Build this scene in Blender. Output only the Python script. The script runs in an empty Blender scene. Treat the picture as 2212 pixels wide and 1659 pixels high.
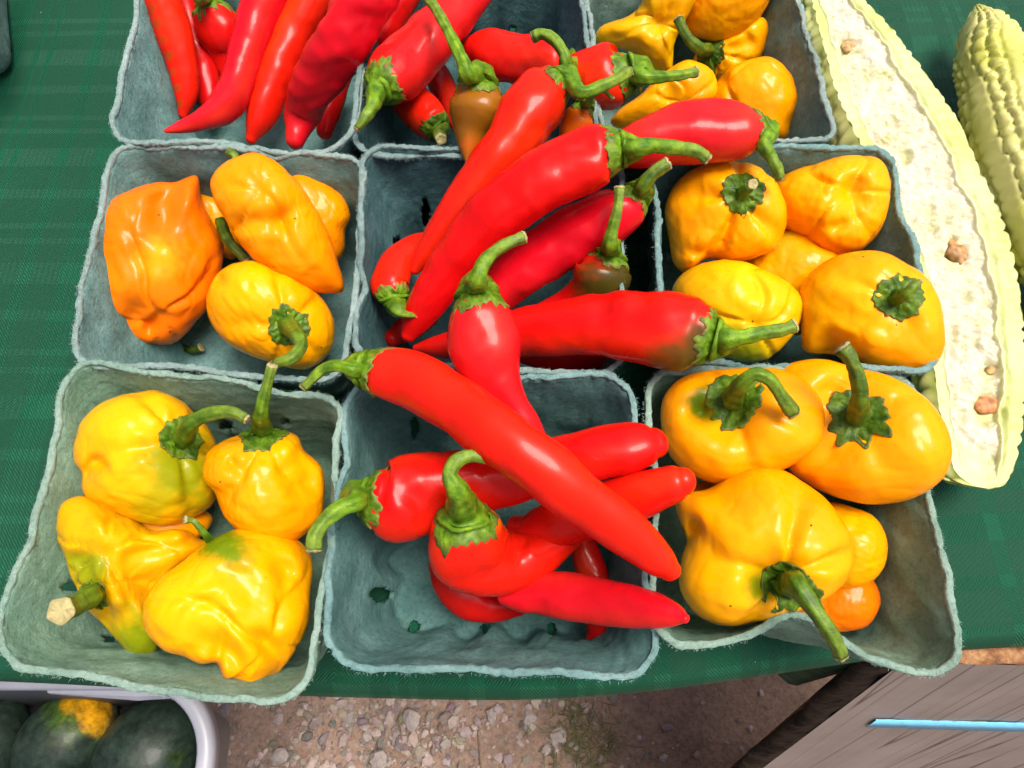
import bpy, math, random
import numpy as np
from mathutils import Vector
from mathutils.bvhtree import BVHTree

# ------------------------------------------------------------------ camera, sky, sun, exposure
SC = bpy.context.scene
F, CX, CY, TH, HC = 1450.0, 1106.0, 829.5, math.radians(69.7), 0.32
ct, st = math.cos(TH), math.sin(TH)
cam = bpy.data.objects.new('camera', bpy.data.cameras.new('camera'))
SC.collection.objects.link(cam)
cam.data.sensor_width = 36; cam.data.lens = F / 2212 * 36
cam.data.clip_start = 0.01; cam.data.clip_end = 200
cam.location = (0, 0, HC); cam.rotation_euler = (math.pi / 2 - TH, 0, 0)
SC.camera = cam

SUN_EL, SUN_AZ = math.radians(74), math.radians(76)      # azimuth from +Y towards +X
w = bpy.data.worlds.new('World'); SC.world = w; w.use_nodes = True
nt = w.node_tree; bg = nt.nodes['Background']
sky = nt.nodes.new('ShaderNodeTexSky'); sky.sky_type = 'NISHITA'; sky.sun_disc = False
sky.sun_elevation = SUN_EL; sky.sun_rotation = SUN_AZ
sky.air_density = 0.5; sky.dust_density = 6.0; sky.ozone_density = 0.3
nt.links.new(sky.outputs[0], bg.inputs[0]); bg.inputs[1].default_value = 0.145
sl = bpy.data.lights.new('sun', 'SUN'); so = bpy.data.objects.new('sun', sl); SC.collection.objects.link(so)
sl.energy = 2.7; sl.angle = math.radians(26); sl.color = (1, 0.95, 0.87)
sd = Vector((math.sin(SUN_AZ) * math.cos(SUN_EL), math.cos(SUN_AZ) * math.cos(SUN_EL), math.sin(SUN_EL)))
so.rotation_euler = sd.to_track_quat('Z', 'Y').to_euler(); so.location = (0, 0, 3)
SC.view_settings.view_transform = 'Standard'; SC.view_settings.look = 'None'
SC.view_settings.exposure = 0.45; SC.view_settings.gamma = 1
SC.render.engine = 'CYCLES'
SC.cycles.max_bounces = 6; SC.cycles.diffuse_bounces = 3; SC.cycles.glossy_bounces = 3
SC.cycles.use_denoising = True

# ------------------------------------------------------------------ helpers
def ray(x, y):
    u = (x - CX) / F; v = (y - CY) / F
    return np.array([u, ct - v * st, -(st + v * ct)])
def P(x, y, z):                       # a point of the photograph at height z (m above the table)
    d = ray(x, y); return np.array([0, 0, HC]) + d * ((z - HC) / d[2])
def depth(p):
    return p[..., 1] * ct + (HC - p[..., 2]) * st
def proj(p):
    zc = depth(p); v = (HC - p[..., 2]) * ct - p[..., 1] * st
    return CX + F * p[..., 0] / zc, CY + F * v / zc

def sn(p, freq, seed, n=6):           # smooth noise: a few random sines, about -1..1
    r = np.random.RandomState(seed); o = np.zeros(len(p))
    for _ in range(n):
        d = r.normal(size=3); d /= np.linalg.norm(d)
        o += np.sin(p @ d * freq * 6.283 * r.uniform(.6, 1.5) + r.uniform(0, 6.283))
    return o / math.sqrt(n) / 1.2

def crom(pts, n):
    pts = np.asarray(pts, float); m = len(pts)
    ext = np.vstack([2 * pts[0] - pts[1], pts, 2 * pts[-1] - pts[-2]])
    seg = np.linalg.norm(np.diff(pts[:, :3], axis=0), axis=1); cum = np.r_[0, np.cumsum(seg)]
    out = []
    for t in np.linspace(0, cum[-1], n):
        i = min(np.searchsorted(cum, t, 'right') - 1, m - 2); i = max(i, 0)
        u = (t - cum[i]) / max(seg[i], 1e-9)
        a, b, c, d = ext[i], ext[i + 1], ext[i + 2], ext[i + 3]
        out.append(.5 * (2 * b + (c - a) * u + (2 * a - 5 * b + 4 * c - d) * u * u + (3 * b - a - 3 * c + d) * u ** 3))
    return np.array(out)

def mesh(name, v, f, mat, parent=None, base=None, col=None, smooth=True, solid=0):
    me = bpy.data.meshes.new(name)
    v = np.asarray(v, float)
    if base is not None: v = v - np.asarray(base)
    me.from_pydata(v.tolist(), [], [tuple(int(i) for i in q) for q in f])
    if smooth: me.polygons.foreach_set('use_smooth', [True] * len(me.polygons))
    if col is not None:
        ca = me.color_attributes.new('Col', 'FLOAT_COLOR', 'POINT')
        ca.data.foreach_set('color', np.c_[col, np.ones(len(col))].ravel())
    me.materials.append(mat); me.update()
    o = bpy.data.objects.new(name, me); SC.collection.objects.link(o)
    if parent is not None: o.parent = parent
    if solid:
        m = o.modifiers.new('solid', 'SOLIDIFY'); m.thickness = solid; m.offset = -1
    return o
def thing(name, label, cat, base, group=None):
    o = bpy.data.objects.new(name, None); SC.collection.objects.link(o); o.location = base
    o.empty_display_size = .02
    o['label'] = label; o['category'] = cat
    if group: o['group'] = group
    return o
def tag(o, label, cat, group=None):
    o['label'] = label; o['category'] = cat
    if group: o['group'] = group
    return o

# ------------------------------------------------------------------ materials
def newmat(name):
    m = bpy.data.materials.new(name); m.use_nodes = True
    return m, m.node_tree.nodes, m.node_tree.links, m.node_tree.nodes['Principled BSDF']
def N(ns, t, **k):
    n = ns.new('ShaderNode' + t)
    for a, b in k.items(): setattr(n, a, b)
    return n
def bump(ns, ls, b, src, strength, dist):
    bp = N(ns, 'Bump'); bp.inputs['Strength'].default_value = strength; bp.inputs['Distance'].default_value = dist
    ls.new(src, bp.inputs['Height']); ls.new(bp.outputs[0], b.inputs['Normal']); return bp
def noise(ns, ls, scale, detail=4, rough=.55, vec=None):
    n = N(ns, 'TexNoise'); n.inputs['Scale'].default_value = scale; n.inputs['Detail'].default_value = detail
    n.inputs['Roughness'].default_value = rough
    if vec is None:
        g = N(ns, 'NewGeometry'); vec = g.outputs['Position']
    ls.new(vec, n.inputs['Vector']); return n
def ramp(ns, ls, src, stops):
    r = N(ns, 'ValToRGB'); e = r.color_ramp.elements
    while len(e) < len(stops): e.new(.5)
    for i, (p, c) in enumerate(stops): e[i].position = p; e[i].color = (*c, 1)
    ls.new(src, r.inputs[0]); return r

def skin_mat(name, rough=.24, sss=.12, coat=.3, bmp=.10, bscale=900, specks=True, spec=.26, mottle=None):
    m, ns, ls, b = newmat(name)
    a = N(ns, 'Attribute', attribute_name='Col'); c = a.outputs['Color']
    if specks:
        vo = N(ns, 'TexVoronoi'); vo.inputs['Scale'].default_value = 75
        g = N(ns, 'NewGeometry'); ls.new(g.outputs['Position'], vo.inputs['Vector'])
        lt = N(ns, 'Math', operation='LESS_THAN'); ls.new(vo.outputs['Distance'], lt.inputs[0]); lt.inputs[1].default_value = .035
        mx = N(ns, 'MixRGB'); ls.new(lt.outputs[0], mx.inputs[0]); ls.new(c, mx.inputs[1]); mx.inputs[2].default_value = (.12, .03, .004, 1)
        c = mx.outputs[0]
    if mottle:
        nm = noise(ns, ls, mottle[0], 8, .72); rm_ = ramp(ns, ls, nm.outputs[0], [(.34, (mottle[1],) * 3), (.66, (mottle[2],) * 3)])
        mm = N(ns, 'MixRGB', blend_type='MULTIPLY'); mm.inputs[0].default_value = 1; ls.new(c, mm.inputs[1]); ls.new(rm_.outputs[0], mm.inputs[2]); c = mm.outputs[0]
    ls.new(c, b.inputs['Base Color'])
    n2 = noise(ns, ls, 160, 3)
    mr = N(ns, 'MapRange'); ls.new(n2.outputs[0], mr.inputs[0]); mr.inputs[3].default_value = rough - .07; mr.inputs[4].default_value = rough + .1
    ls.new(mr.outputs[0], b.inputs['Roughness'])
    b.inputs['Specular IOR Level'].default_value = spec
    b.inputs['Subsurface Weight'].default_value = sss
    b.inputs['Subsurface Radius'].default_value = (1, .35, .12); b.inputs['Subsurface Scale'].default_value = .003
    b.inputs['Coat Weight'].default_value = coat; b.inputs['Coat Roughness'].default_value = .07
    n = noise(ns, ls, bscale, 3); n4 = noise(ns, ls, bscale * 4.5, 2)
    ad = N(ns, 'Math', operation='MULTIPLY_ADD'); ls.new(n4.outputs[0], ad.inputs[0]); ad.inputs[1].default_value = .22; ls.new(n.outputs[0], ad.inputs[2])
    bump(ns, ls, b, ad.outputs[0], bmp, .0006)
    return m
CHILI = skin_mat('chili_skin', .27, .10, .12, .16, 110, False, spec=.14, mottle=(70, .86, 1.0))
BONN = skin_mat('pepper_skin', .25, .16, .12, .36, 150, spec=.12)
GREEN = skin_mat('calyx_green', .45, .05, .05, .6, 700, False, spec=.2, mottle=(350, .6, 1.15))
CUT = skin_mat('cut_stem', .8, 0, 0, .6, 1500, False)
MELON = skin_mat('bitter_melon_rind', .3, .25, .15, .1, 600, False)
PITH = skin_mat('bitter_melon_pith', .55, .3, .05, .5, 800, False)
SQUASH = skin_mat('melon_rind', .42, 0, .06, .3, 300, False, mottle=(110, .35, 1.5))

def pulp_mat(name, c0, c1):
    m, ns, ls, b = newmat(name)
    n = noise(ns, ls, 60, 8, .75); n2 = noise(ns, ls, 520, 6, .8)
    r = ramp(ns, ls, n.outputs[0], [(.3, c0), (.68, c1)])
    mx = N(ns, 'MixRGB', blend_type='MULTIPLY'); mx.inputs[0].default_value = .55
    r2 = ramp(ns, ls, n2.outputs[0], [(.34, (.40, .43, .43)), (.52, (1, 1, 1))])
    ls.new(r.outputs[0], mx.inputs[1]); ls.new(r2.outputs[0], mx.inputs[2])
    n5 = noise(ns, ls, 16, 5, .7); r5 = ramp(ns, ls, n5.outputs[0], [(.36, (.66, .70, .68)), (.58, (1, 1, 1))])      # damp stains
    mx5 = N(ns, 'MixRGB', blend_type='MULTIPLY'); mx5.inputs[0].default_value = .8; ls.new(mx.outputs[0], mx5.inputs[1]); ls.new(r5.outputs[0], mx5.inputs[2]); ls.new(mx5.outputs[0], b.inputs['Base Color'])
    b.inputs['Roughness'].default_value = .95; b.inputs['Specular IOR Level'].default_value = .15
    n3 = noise(ns, ls, 190, 10, .78); bump(ns, ls, b, n3.outputs[0], 1.0, .0034)
    return m

# ------------------------------------------------------------------ the setting: ground
GZ = -0.72
m, ns, ls, b = newmat('dirt')
n = noise(ns, ls, 9, 8, .65); n2 = noise(ns, ls, 140, 8, .7)
r = ramp(ns, ls, n.outputs[0], [(.3, (.22, .15, .11)), (.55, (.36, .24, .175)), (.75, (.45, .31, .23))])
r2 = ramp(ns, ls, n2.outputs[0], [(.32, (.45, .42, .40)), (.6, (1, 1, 1))])
mx = N(ns, 'MixRGB', blend_type='MULTIPLY'); mx.inputs[0].default_value = .8
ls.new(r.outputs[0], mx.inputs[1]); ls.new(r2.outputs[0], mx.inputs[2]); ls.new(mx.outputs[0], b.inputs['Base Color'])
b.inputs['Roughness'].default_value = .95
bump(ns, ls, b, n2.outputs[0], .8, .006)
DIRT = m
gx = np.r_[-40, -8, np.linspace(-1.2, 1.6, 90), 8, 40]; gy = np.r_[-40, -8, np.linspace(-1.2, 1.2, 80), 8, 40]
X, Y = np.meshgrid(gx, gy); gp = np.c_[X.ravel(), Y.ravel(), np.zeros(X.size)]
def ghgt(p):
    return .006 * sn(p, 4, 3) + .0035 * sn(p, 11, 4)
gp[:, 2] = GZ + ghgt(gp)
W_ = len(gx)
gf = [(j * W_ + i, j * W_ + i + 1, (j + 1) * W_ + i + 1, (j + 1) * W_ + i) for j in range(len(gy) - 1) for i in range(W_ - 1)]
g = mesh('ground', gp, gf, DIRT); g['kind'] = 'structure'

# gravel: many small angular stones as one mass
m, ns, ls, b = newmat('stone')
a = N(ns, 'Attribute', attribute_name='Col'); n = noise(ns, ls, 220, 6, .7)
r = ramp(ns, ls, n.outputs[0], [(.3, (.6, .57, .55)), (.65, (1, 1, 1))])
mx = N(ns, 'MixRGB', blend_type='MULTIPLY'); mx.inputs[0].default_value = .8
ls.new(a.outputs['Color'], mx.inputs[1]); ls.new(r.outputs[0], mx.inputs[2]); ls.new(mx.outputs[0], b.inputs['Base Color'])
b.inputs['Roughness'].default_value = .85; bump(ns, ls, b, n.outputs[0], .5, .002)
STONE = m
t_ = (1 + 5 ** .5) / 2
ICO = np.array([(-1, t_, 0), (1, t_, 0), (-1, -t_, 0), (1, -t_, 0), (0, -1, t_), (0, 1, t_), (0, -1, -t_), (0, 1, -t_), (t_, 0, -1), (t_, 0, 1), (-t_, 0, -1), (-t_, 0, 1)]) / math.hypot(1, t_)
ICOF = [(0, 11, 5), (0, 5, 1), (0, 1, 7), (0, 7, 10), (0, 10, 11), (1, 5, 9), (5, 11, 4), (11, 10, 2), (10, 7, 6), (7, 1, 8), (3, 9, 4), (3, 4, 2), (3, 2, 6), (3, 6, 8), (3, 8, 9), (4, 9, 5), (2, 4, 11), (6, 2, 10), (8, 6, 7), (9, 8, 1)]
def subdiv(v, f):
    v = [tuple(q) for q in v]; nf = []; cache = {}
    def mid(a, b):
        k = (min(a, b), max(a, b))
        if k not in cache:
            q = (np.array(v[a]) + np.array(v[b])) / 2; q /= np.linalg.norm(q); v.append(tuple(q)); cache[k] = len(v) - 1
        return cache[k]
    for a, b, c in f:
        x, y, z = mid(a, b), mid(b, c), mid(c, a); nf += [(a, x, z), (b, y, x), (c, z, y), (x, y, z)]
    return np.array(v), nf
ICO2, ICO2F = subdiv(ICO, ICOF)
def rot(rng):
    q = rng.normal(size=4); q /= np.linalg.norm(q); a, b_, c, d = q
    return np.array([[1 - 2 * (c * c + d * d), 2 * (b_ * c - a * d), 2 * (b_ * d + a * c)], [2 * (b_ * c + a * d), 1 - 2 * (b_ * b_ + d * d), 2 * (c * d - a * b_)], [2 * (b_ * d - a * c), 2 * (c * d + a * b_), 1 - 2 * (b_ * b_ + c * c)]])
def stone_verts(rng, size, V):
    v = V * rng.uniform(.75, 1.2, size=(len(V), 1)) * np.array([1, rng.uniform(.6, .95), rng.uniform(.35, .7)])
    a = rng.uniform(0, 6.283); c, s = math.cos(a), math.sin(a)
    v = v @ np.array([[c, s, 0], [-s, c, 0], [0, 0, 1]])
    tl = rng.normal(0, .25, 2); v[:, 2] += v[:, 0] * tl[0] + v[:, 1] * tl[1]
    return v * size
rng = np.random.RandomState(5)
gv, gfc, gc = [], [], []; nb = 0
for i in range(19000):
    x = rng.uniform(-.62, .62); y = rng.uniform(-.42, .03)
    dens = 1 / (1 + math.exp((x - .06 + .05 * math.sin(y * 30)) / .035))
    if x > .04: dens = max(dens, .07)
    cl = .5 + .5 * math.sin(x * 17 + 3 * math.sin(y * 13) + 1)
    if rng.rand() > dens * (.3 + .7 * cl): continue
    s = min(.0016 + rng.exponential(.0024), .011)
    v = stone_verts(rng, s, ICO) + np.array([x, y, GZ + ghgt(np.array([[x, y, 0]]))[0] + s * .1])
    gv.append(v); gfc += [(a + nb, b_ + nb, c + nb) for a, b_, c in ICOF]; nb += 12
    k = rng.uniform(.45, 1.3); gc.append(np.tile(np.array([.36, .29, .25]) * k + rng.normal(0, .012, 3), (12, 1)))
o = mesh('gravel', np.vstack(gv), gfc, STONE, col=np.clip(np.vstack(gc), .02, 1), smooth=False); o['kind'] = 'stuff'
o['label'] = 'grey brown gravel strewn on the dirt below the table'; o['category'] = 'gravel'

for i, (x, y, s, lab) in enumerate([
        (888, 1555, 22, 'pale angular stone on the dirt under the front of the cloth'),
        (1142, 1556, 24, 'broad flat stone beside the dry weeds, nearest the cloth'),
        (1062, 1545, 17, 'small pointed pale stone left of the flat stone by the weeds'),
        (1205, 1592, 20, 'rounded grey stone lying against the dry weeds'),
        (820, 1640, 20, 'pale stone at the bottom edge left of the upright twig'),
        (610, 1632, 18, 'pale stone among gravel at the bottom, right of the grey tote'),
        (1432, 1636, 11, 'lone small stone on the smooth dirt near the wooden board'),
        (1180, 1615, 14, 'small grey stone below the rounded one by the weeds')]):
    p = P(x, y, GZ); sz = s * depth(p) / F
    v = stone_verts(np.random.RandomState(40 + i), sz, ICO2); v[:, 2] += -v[:, 2].min() - sz * .15
    p[2] = GZ + ghgt(p[None])[0]
    o = mesh('stone', v, ICO2F, STONE, col=np.tile([.38, .325, .29], (len(v), 1)), smooth=False); o.location = p
    tag(o, lab, 'stone', 'larger stones on the dirt')

# ------------------------------------------------------------------ generic tubes
def tube(c, rad, nseg=28, lobes=0, ph=0., flat=1.0, up=None):
    """rings round a centre line c (n,3); returns verts (n*nseg) and the frames"""
    n = len(c); T = np.gradient(c, axis=0); T /= np.linalg.norm(T, axis=1)[:, None] + 1e-12
    u = np.cross(T[0], [0.3, 0.2, 1.0] if up is None else up); u /= np.linalg.norm(u)
    V = []; A = np.linspace(0, 2 * math.pi, nseg, endpoint=False)
    for i in range(n):
        u = u - T[i] * (u @ T[i]); u /= np.linalg.norm(u); w_ = np.cross(T[i], u)
        rr = rad[i] * (1 + lobes * np.cos(5 * A + ph + i * .02))
        V.append(c[i] + rr[:, None] * (np.cos(A)[:, None] * u + flat * np.sin(A)[:, None] * w_))
    return np.vstack(V), T
def tube_faces(n, k, close=True):
    f = [(i * k + j, i * k + (j + 1) % k, (i + 1) * k + (j + 1) % k, (i + 1) * k + j) for i in range(n - 1) for j in range(k)]
    if close: f += [tuple(range(k - 1, -1, -1)), tuple((n - 1) * k + j for j in range(k))]
    return f

def blend(col, p, blobs):
    px, py = proj(p)
    for (x, y, r, c, s) in blobs:
        d = np.hypot(px - x, py - y) / r
        d = d + .22 * sn(p, 60, int(x) % 97, 10) + .10 * sn(p, 220, int(y) % 89, 12) + .06 * sn(p, 600, int(y) % 83, 12)
        k = s * np.clip(1.4 - 1.2 * d, 0, 1)[:, None]; k = k * k * (3 - 2 * k)
        col = col * (1 - k) + np.array(c) * k
    return col

def green_col(v, seed, dark=1.0, tip=None):
    k = np.clip(.5 + .5 * sn(v, 170, seed), 0, 1)[:, None]
    c = np.array([.062, .160, .006]) * (1 - k) + np.array([.185, .335, .014]) * k
    return c * dark

def calyx(parent, base, bvh, p0, nrm, R, seed, points=5, dark=1.0, ragged=.09, lift=.0003, rise=.0, squash=(1, 1)):
    nrm = nrm / np.linalg.norm(nrm); rng = np.random.RandomState(seed)
    t1 = np.cross(nrm, [0.2, 1, .1]); t1 /= np.linalg.norm(t1); t2 = np.cross(nrm, t1)
    K, M = 72, 13; ps = np.linspace(0, 2 * math.pi, K, endpoint=False)
    ph = rng.uniform(0, 6.28); phs = rng.uniform(0, 6.28, 4)
    wp = ps + .30 * np.sin(2 * ps + phs[1]) + .16 * np.sin(3 * ps + phs[2])
    saw = np.abs(((wp * points / 6.283 + ph) % 1) * 2 - 1) ** 1.6 * (.75 + .45 * np.sin(ps + phs[3]))
    edge = 1 + ragged * (saw - .45) * 2 + .06 * np.sin(3 * ps + phs[0]) + .028 * np.sin(11 * ps + phs[1]) + .035 * np.sin(19 * ps + phs[2]) + .010 * rng.normal(size=K)
    V = []; hprev = np.zeros(K)
    for j in range(M):
        fr = (j + .02) / (M - 1)
        for i in range(K):
            r_ = R * fr * edge[i]
            q = p0 + t1 * (r_ * math.cos(ps[i]) * squash[0]) + t2 * (r_ * math.sin(ps[i]) * squash[1])
            hit = bvh.ray_cast(Vector(q + nrm * .03), Vector(-nrm), .06)
            if hit[0] is not None and abs((np.array(hit[0]) - q) @ nrm - hprev[i]) < R * .5:
                h = (np.array(hit[0]) - q) @ nrm
            else:
                h = hprev[i] - R / M * .9
            hprev[i] = h
            V.append(q + nrm * (h + lift + rise * math.exp(-(fr / .45) ** 2)))
    V = np.array(V); fr = np.repeat((np.arange(M) + .02) / (M - 1), K)
    A = np.tile(ps, M)
    wr = .00035 * sn(V, 240, seed) + .0002 * sn(V, 600, seed + 1) + .00025 * np.cos(points * 2 * A + phs[3]) * fr
    curl = np.tile(np.clip(rng.normal(.3, .5, K // 6).repeat(6), -.2, 1.2), M) * .0004 * fr ** 5
    V += nrm * (wr + curl)[:, None]
    f = [(j * K + i, j * K + (i + 1) % K, (j + 1) * K + (i + 1) % K, (j + 1) * K + i) for j in range(M - 1) for i in range(K)]
    f.append(tuple(range(K - 1, -1, -1)))
    c = green_col(V, seed + 3, dark * .95) * (.62 + .5 * np.clip(.5 + .5 * sn(V, 420, seed + 4, 10), 0, 1))[:, None]
    mg = np.clip((fr - .9) / .1, 0, 1)[:, None] * .6; c = c * (1 - mg) + np.array([.23, .21, .06]) * dark * mg
    o = mesh('calyx', V, f, GREEN, parent, base, c, solid=.0005); o.modifiers['solid'].offset = 0.6
    return o

def stem(parent, base, pts, seed, dark=1.0, cutcol=(.42, .36, .16)):
    """pts: world (x,y,z,r) from the calyx outward"""
    c = crom(pts, 34); rng = np.random.RandomState(seed)
    cc, rr = c[:, :3].copy(), np.clip(c[:, 3], .0004, 1)
    for k in range(3): cc[:, k] += .0004 * np.sin(np.linspace(0, 9, 34) + rng.uniform(0, 6)) * np.linspace(0, 1, 34)
    rr = rr * (1 + .05 * np.sin(np.linspace(0, 25, 34) + rng.uniform(0, 6)))
    rr[-2:] *= 1.07
    K = 24; V, T = tube(cc, rr, K, .07, rng.uniform(0, 6))
    V += (.00018 * sn(V, 700, seed))[:, None] * np.array([.6, .6, .6])
    col = green_col(V, seed + 9, dark)
    tt = np.repeat(np.linspace(0, 1, 34), K)[:, None]
    stripe = (.5 + .5 * np.cos(np.tile(np.linspace(0, 2 * math.pi, K, endpoint=False), 34) * 7))[:, None]
    col = col * (.85 + .3 * stripe); k = np.clip(tt - .5, 0, 1) * .7
    col = col * (1 - k) + np.array([.26, .29, .07]) * dark * k
    s = mesh('stem', V, tube_faces(34, K), GREEN, parent, base, np.clip(col, 0, 1))
    # the cut face at its end
    e = V[-K:]; cen = e.mean(0); t = T[-1]
    R1 = cen + (e - cen) * 1.04 + t * .0001; R2 = cen + (e - cen) * .96 + t * .0007; R3 = cen + (e - cen) * .5 + t * .0003
    R2 = R2 + t * (.0005 * rng.rand(K, 1)); vv = np.vstack([R1, R2, R3, [cen + t * .0001]])
    ff = [(r_ * K + i, r_ * K + (i + 1) % K, (r_ + 1) * K + (i + 1) % K, (r_ + 1) * K + i) for r_ in range(2) for i in range(K)]
    ff += [(2 * K + i, 2 * K + (i + 1) % K, 3 * K) for i in range(K)]
    kk = rng.uniform(.7, 1.2, len(vv))[:, None]
    mesh('cut_end', vv, ff, CUT, s, base, np.clip(np.array(cutcol) * kk, 0, 1))
    return s

def pts3(lst, z0=None, z1=None):
    """[(x,y,z_cm,r_px)] -> world (x,y,z,r)"""
    out = []
    for (x, y, z, r) in lst:
        p = P(x, y, z / 100); out.append([*p, r * depth(p) / F])
    return np.array(out)

RED = (.80, .004, .005)
ORED = (.84, .013, .004)
CRIM = (.70, .004, .014)
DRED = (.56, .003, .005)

def chili(label, body, stem_pts=None, cal=None, col=RED, blobs=(), seed=1, group='red chili peppers', wob=1.0, dents=(), dark=1.0, name='red_chili_pepper', ragged=.06):
    B = pts3(body); c = crom(B, 78); cc = c[:, :3]; rr = np.clip(c[:, 3], .0008, 1)
    # rounded ends
    t0 = cc[0] - cc[1]; t0 /= np.linalg.norm(t0); t1 = cc[-1] - cc[-2]; t1 /= np.linalg.norm(t1)
    a0 = np.linspace(math.pi / 2, .12, 9)[1:]
    s_c = [cc[0] + t0 * rr[0] * .55 * math.cos(a) for a in a0]; s_r = [rr[0] * math.sin(a) for a in a0]
    e_c = [cc[-1] + t1 * rr[-1] * .9 * math.cos(a) for a in a0]; e_r = [rr[-1] * math.sin(a) for a in a0]
    cc = np.vstack([s_c[::-1], cc, e_c]); rr = np.r_[s_r[::-1], rr, e_r]
    n, K = len(cc), 52
    V, T = tube(cc, rr, K)
    C = np.repeat(cc, K, axis=0); out = V - C; ln = np.linalg.norm(out, axis=1)[:, None] + 1e-9; out /= ln
    A = np.tile(np.linspace(0, 2 * math.pi, K, endpoint=False), n); L = np.repeat(np.linspace(0, 1, n), K)
    rngl = np.random.RandomState(seed); RR = np.repeat(rr, K)
    d = wob * (.045 * np.cos(2 * A + rngl.uniform(0, 6) + 3 * L) + .03 * np.cos(3 * A + rngl.uniform(0, 6) - 4 * L)
               + .050 * sn(V, 28, seed, 10) + .024 * np.tanh(2.2 * sn(V, 58, seed + 1, 14)) + .008 * sn(V, 120, seed + 3, 14) + .003 * sn(V, 200, seed + 2, 12))
    d -= wob * .045 * np.clip(sn(V, 45, seed + 7, 12), 0, 1) ** 2
    px, py = proj(V)
    for (x, y, r_, dp) in dents:
        d -= dp * np.exp(-((px - x) ** 2 + (py - y) ** 2) / r_ ** 2) * (out[:, 2] > -.2)
    V = V + out * (d * RR)[:, None]
    f = tube_faces(n, K)
    k = np.clip(.5 + .5 * sn(V, 30, seed + 5), 0, 1)[:, None]
    st_ = np.c_[np.cos(A) * .5, np.sin(A) * .5, L * .9]; sk = np.clip(.5 + .5 * sn(st_, .9, seed + 6, 10), 0, 1)[:, None]
    cl = np.array(col) * (1 - .16 * k) + np.array([.0, .022, 0]) * sk ** 2 * (1 - .5 * k)
    cl = np.clip(blend(cl, V, blobs), 0, 1)
    base = np.array([*B[:, :2].mean(0), max(V[:, 2].min(), 0)])
    o = thing(name, label, 'chili pepper', base, group)
    mesh('body', V, f, CHILI, o, base, cl)
    if cal or stem_pts:
        bvh = BVHTree.FromPolygons(V.tolist(), f)
        S = pts3(stem_pts) if stem_pts else None
        axis = t0 if S is None else t0 * 1.0
        p0 = cc[0] + t0 * .0
        R = (cal or body[0][3] * .9) * depth(p0) / F
        calyx(o, base, bvh, p0, axis, R, seed + 20, 5 + seed % 2, dark, rise=R * .22, ragged=ragged)
        if S is not None:
            hit = bvh.ray_cast(Vector(p0 + axis * .04), Vector(-axis), .08)
            h0 = np.array(hit[0]) if hit[0] is not None else p0
            first = np.array([*(h0 - axis * .0008), S[0, 3] * 1.5])
            second = np.array([*(h0 + axis * R * .28), S[0, 3] * 1.0])
            stem(o, base, np.vstack([first, second, S[1:]]), seed + 31, dark)
    return o

SPH, SPHF = ICO, ICOF
for _ in range(5): SPH, SPHF = subdiv(SPH, SPHF)
YEL = (.90, .375, .0005); ORA = (.90, .325, .0005); DOR = (.88, .175, .001); LEM = (.78, .41, .002); GRN = (.20, .26, .004)

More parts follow.
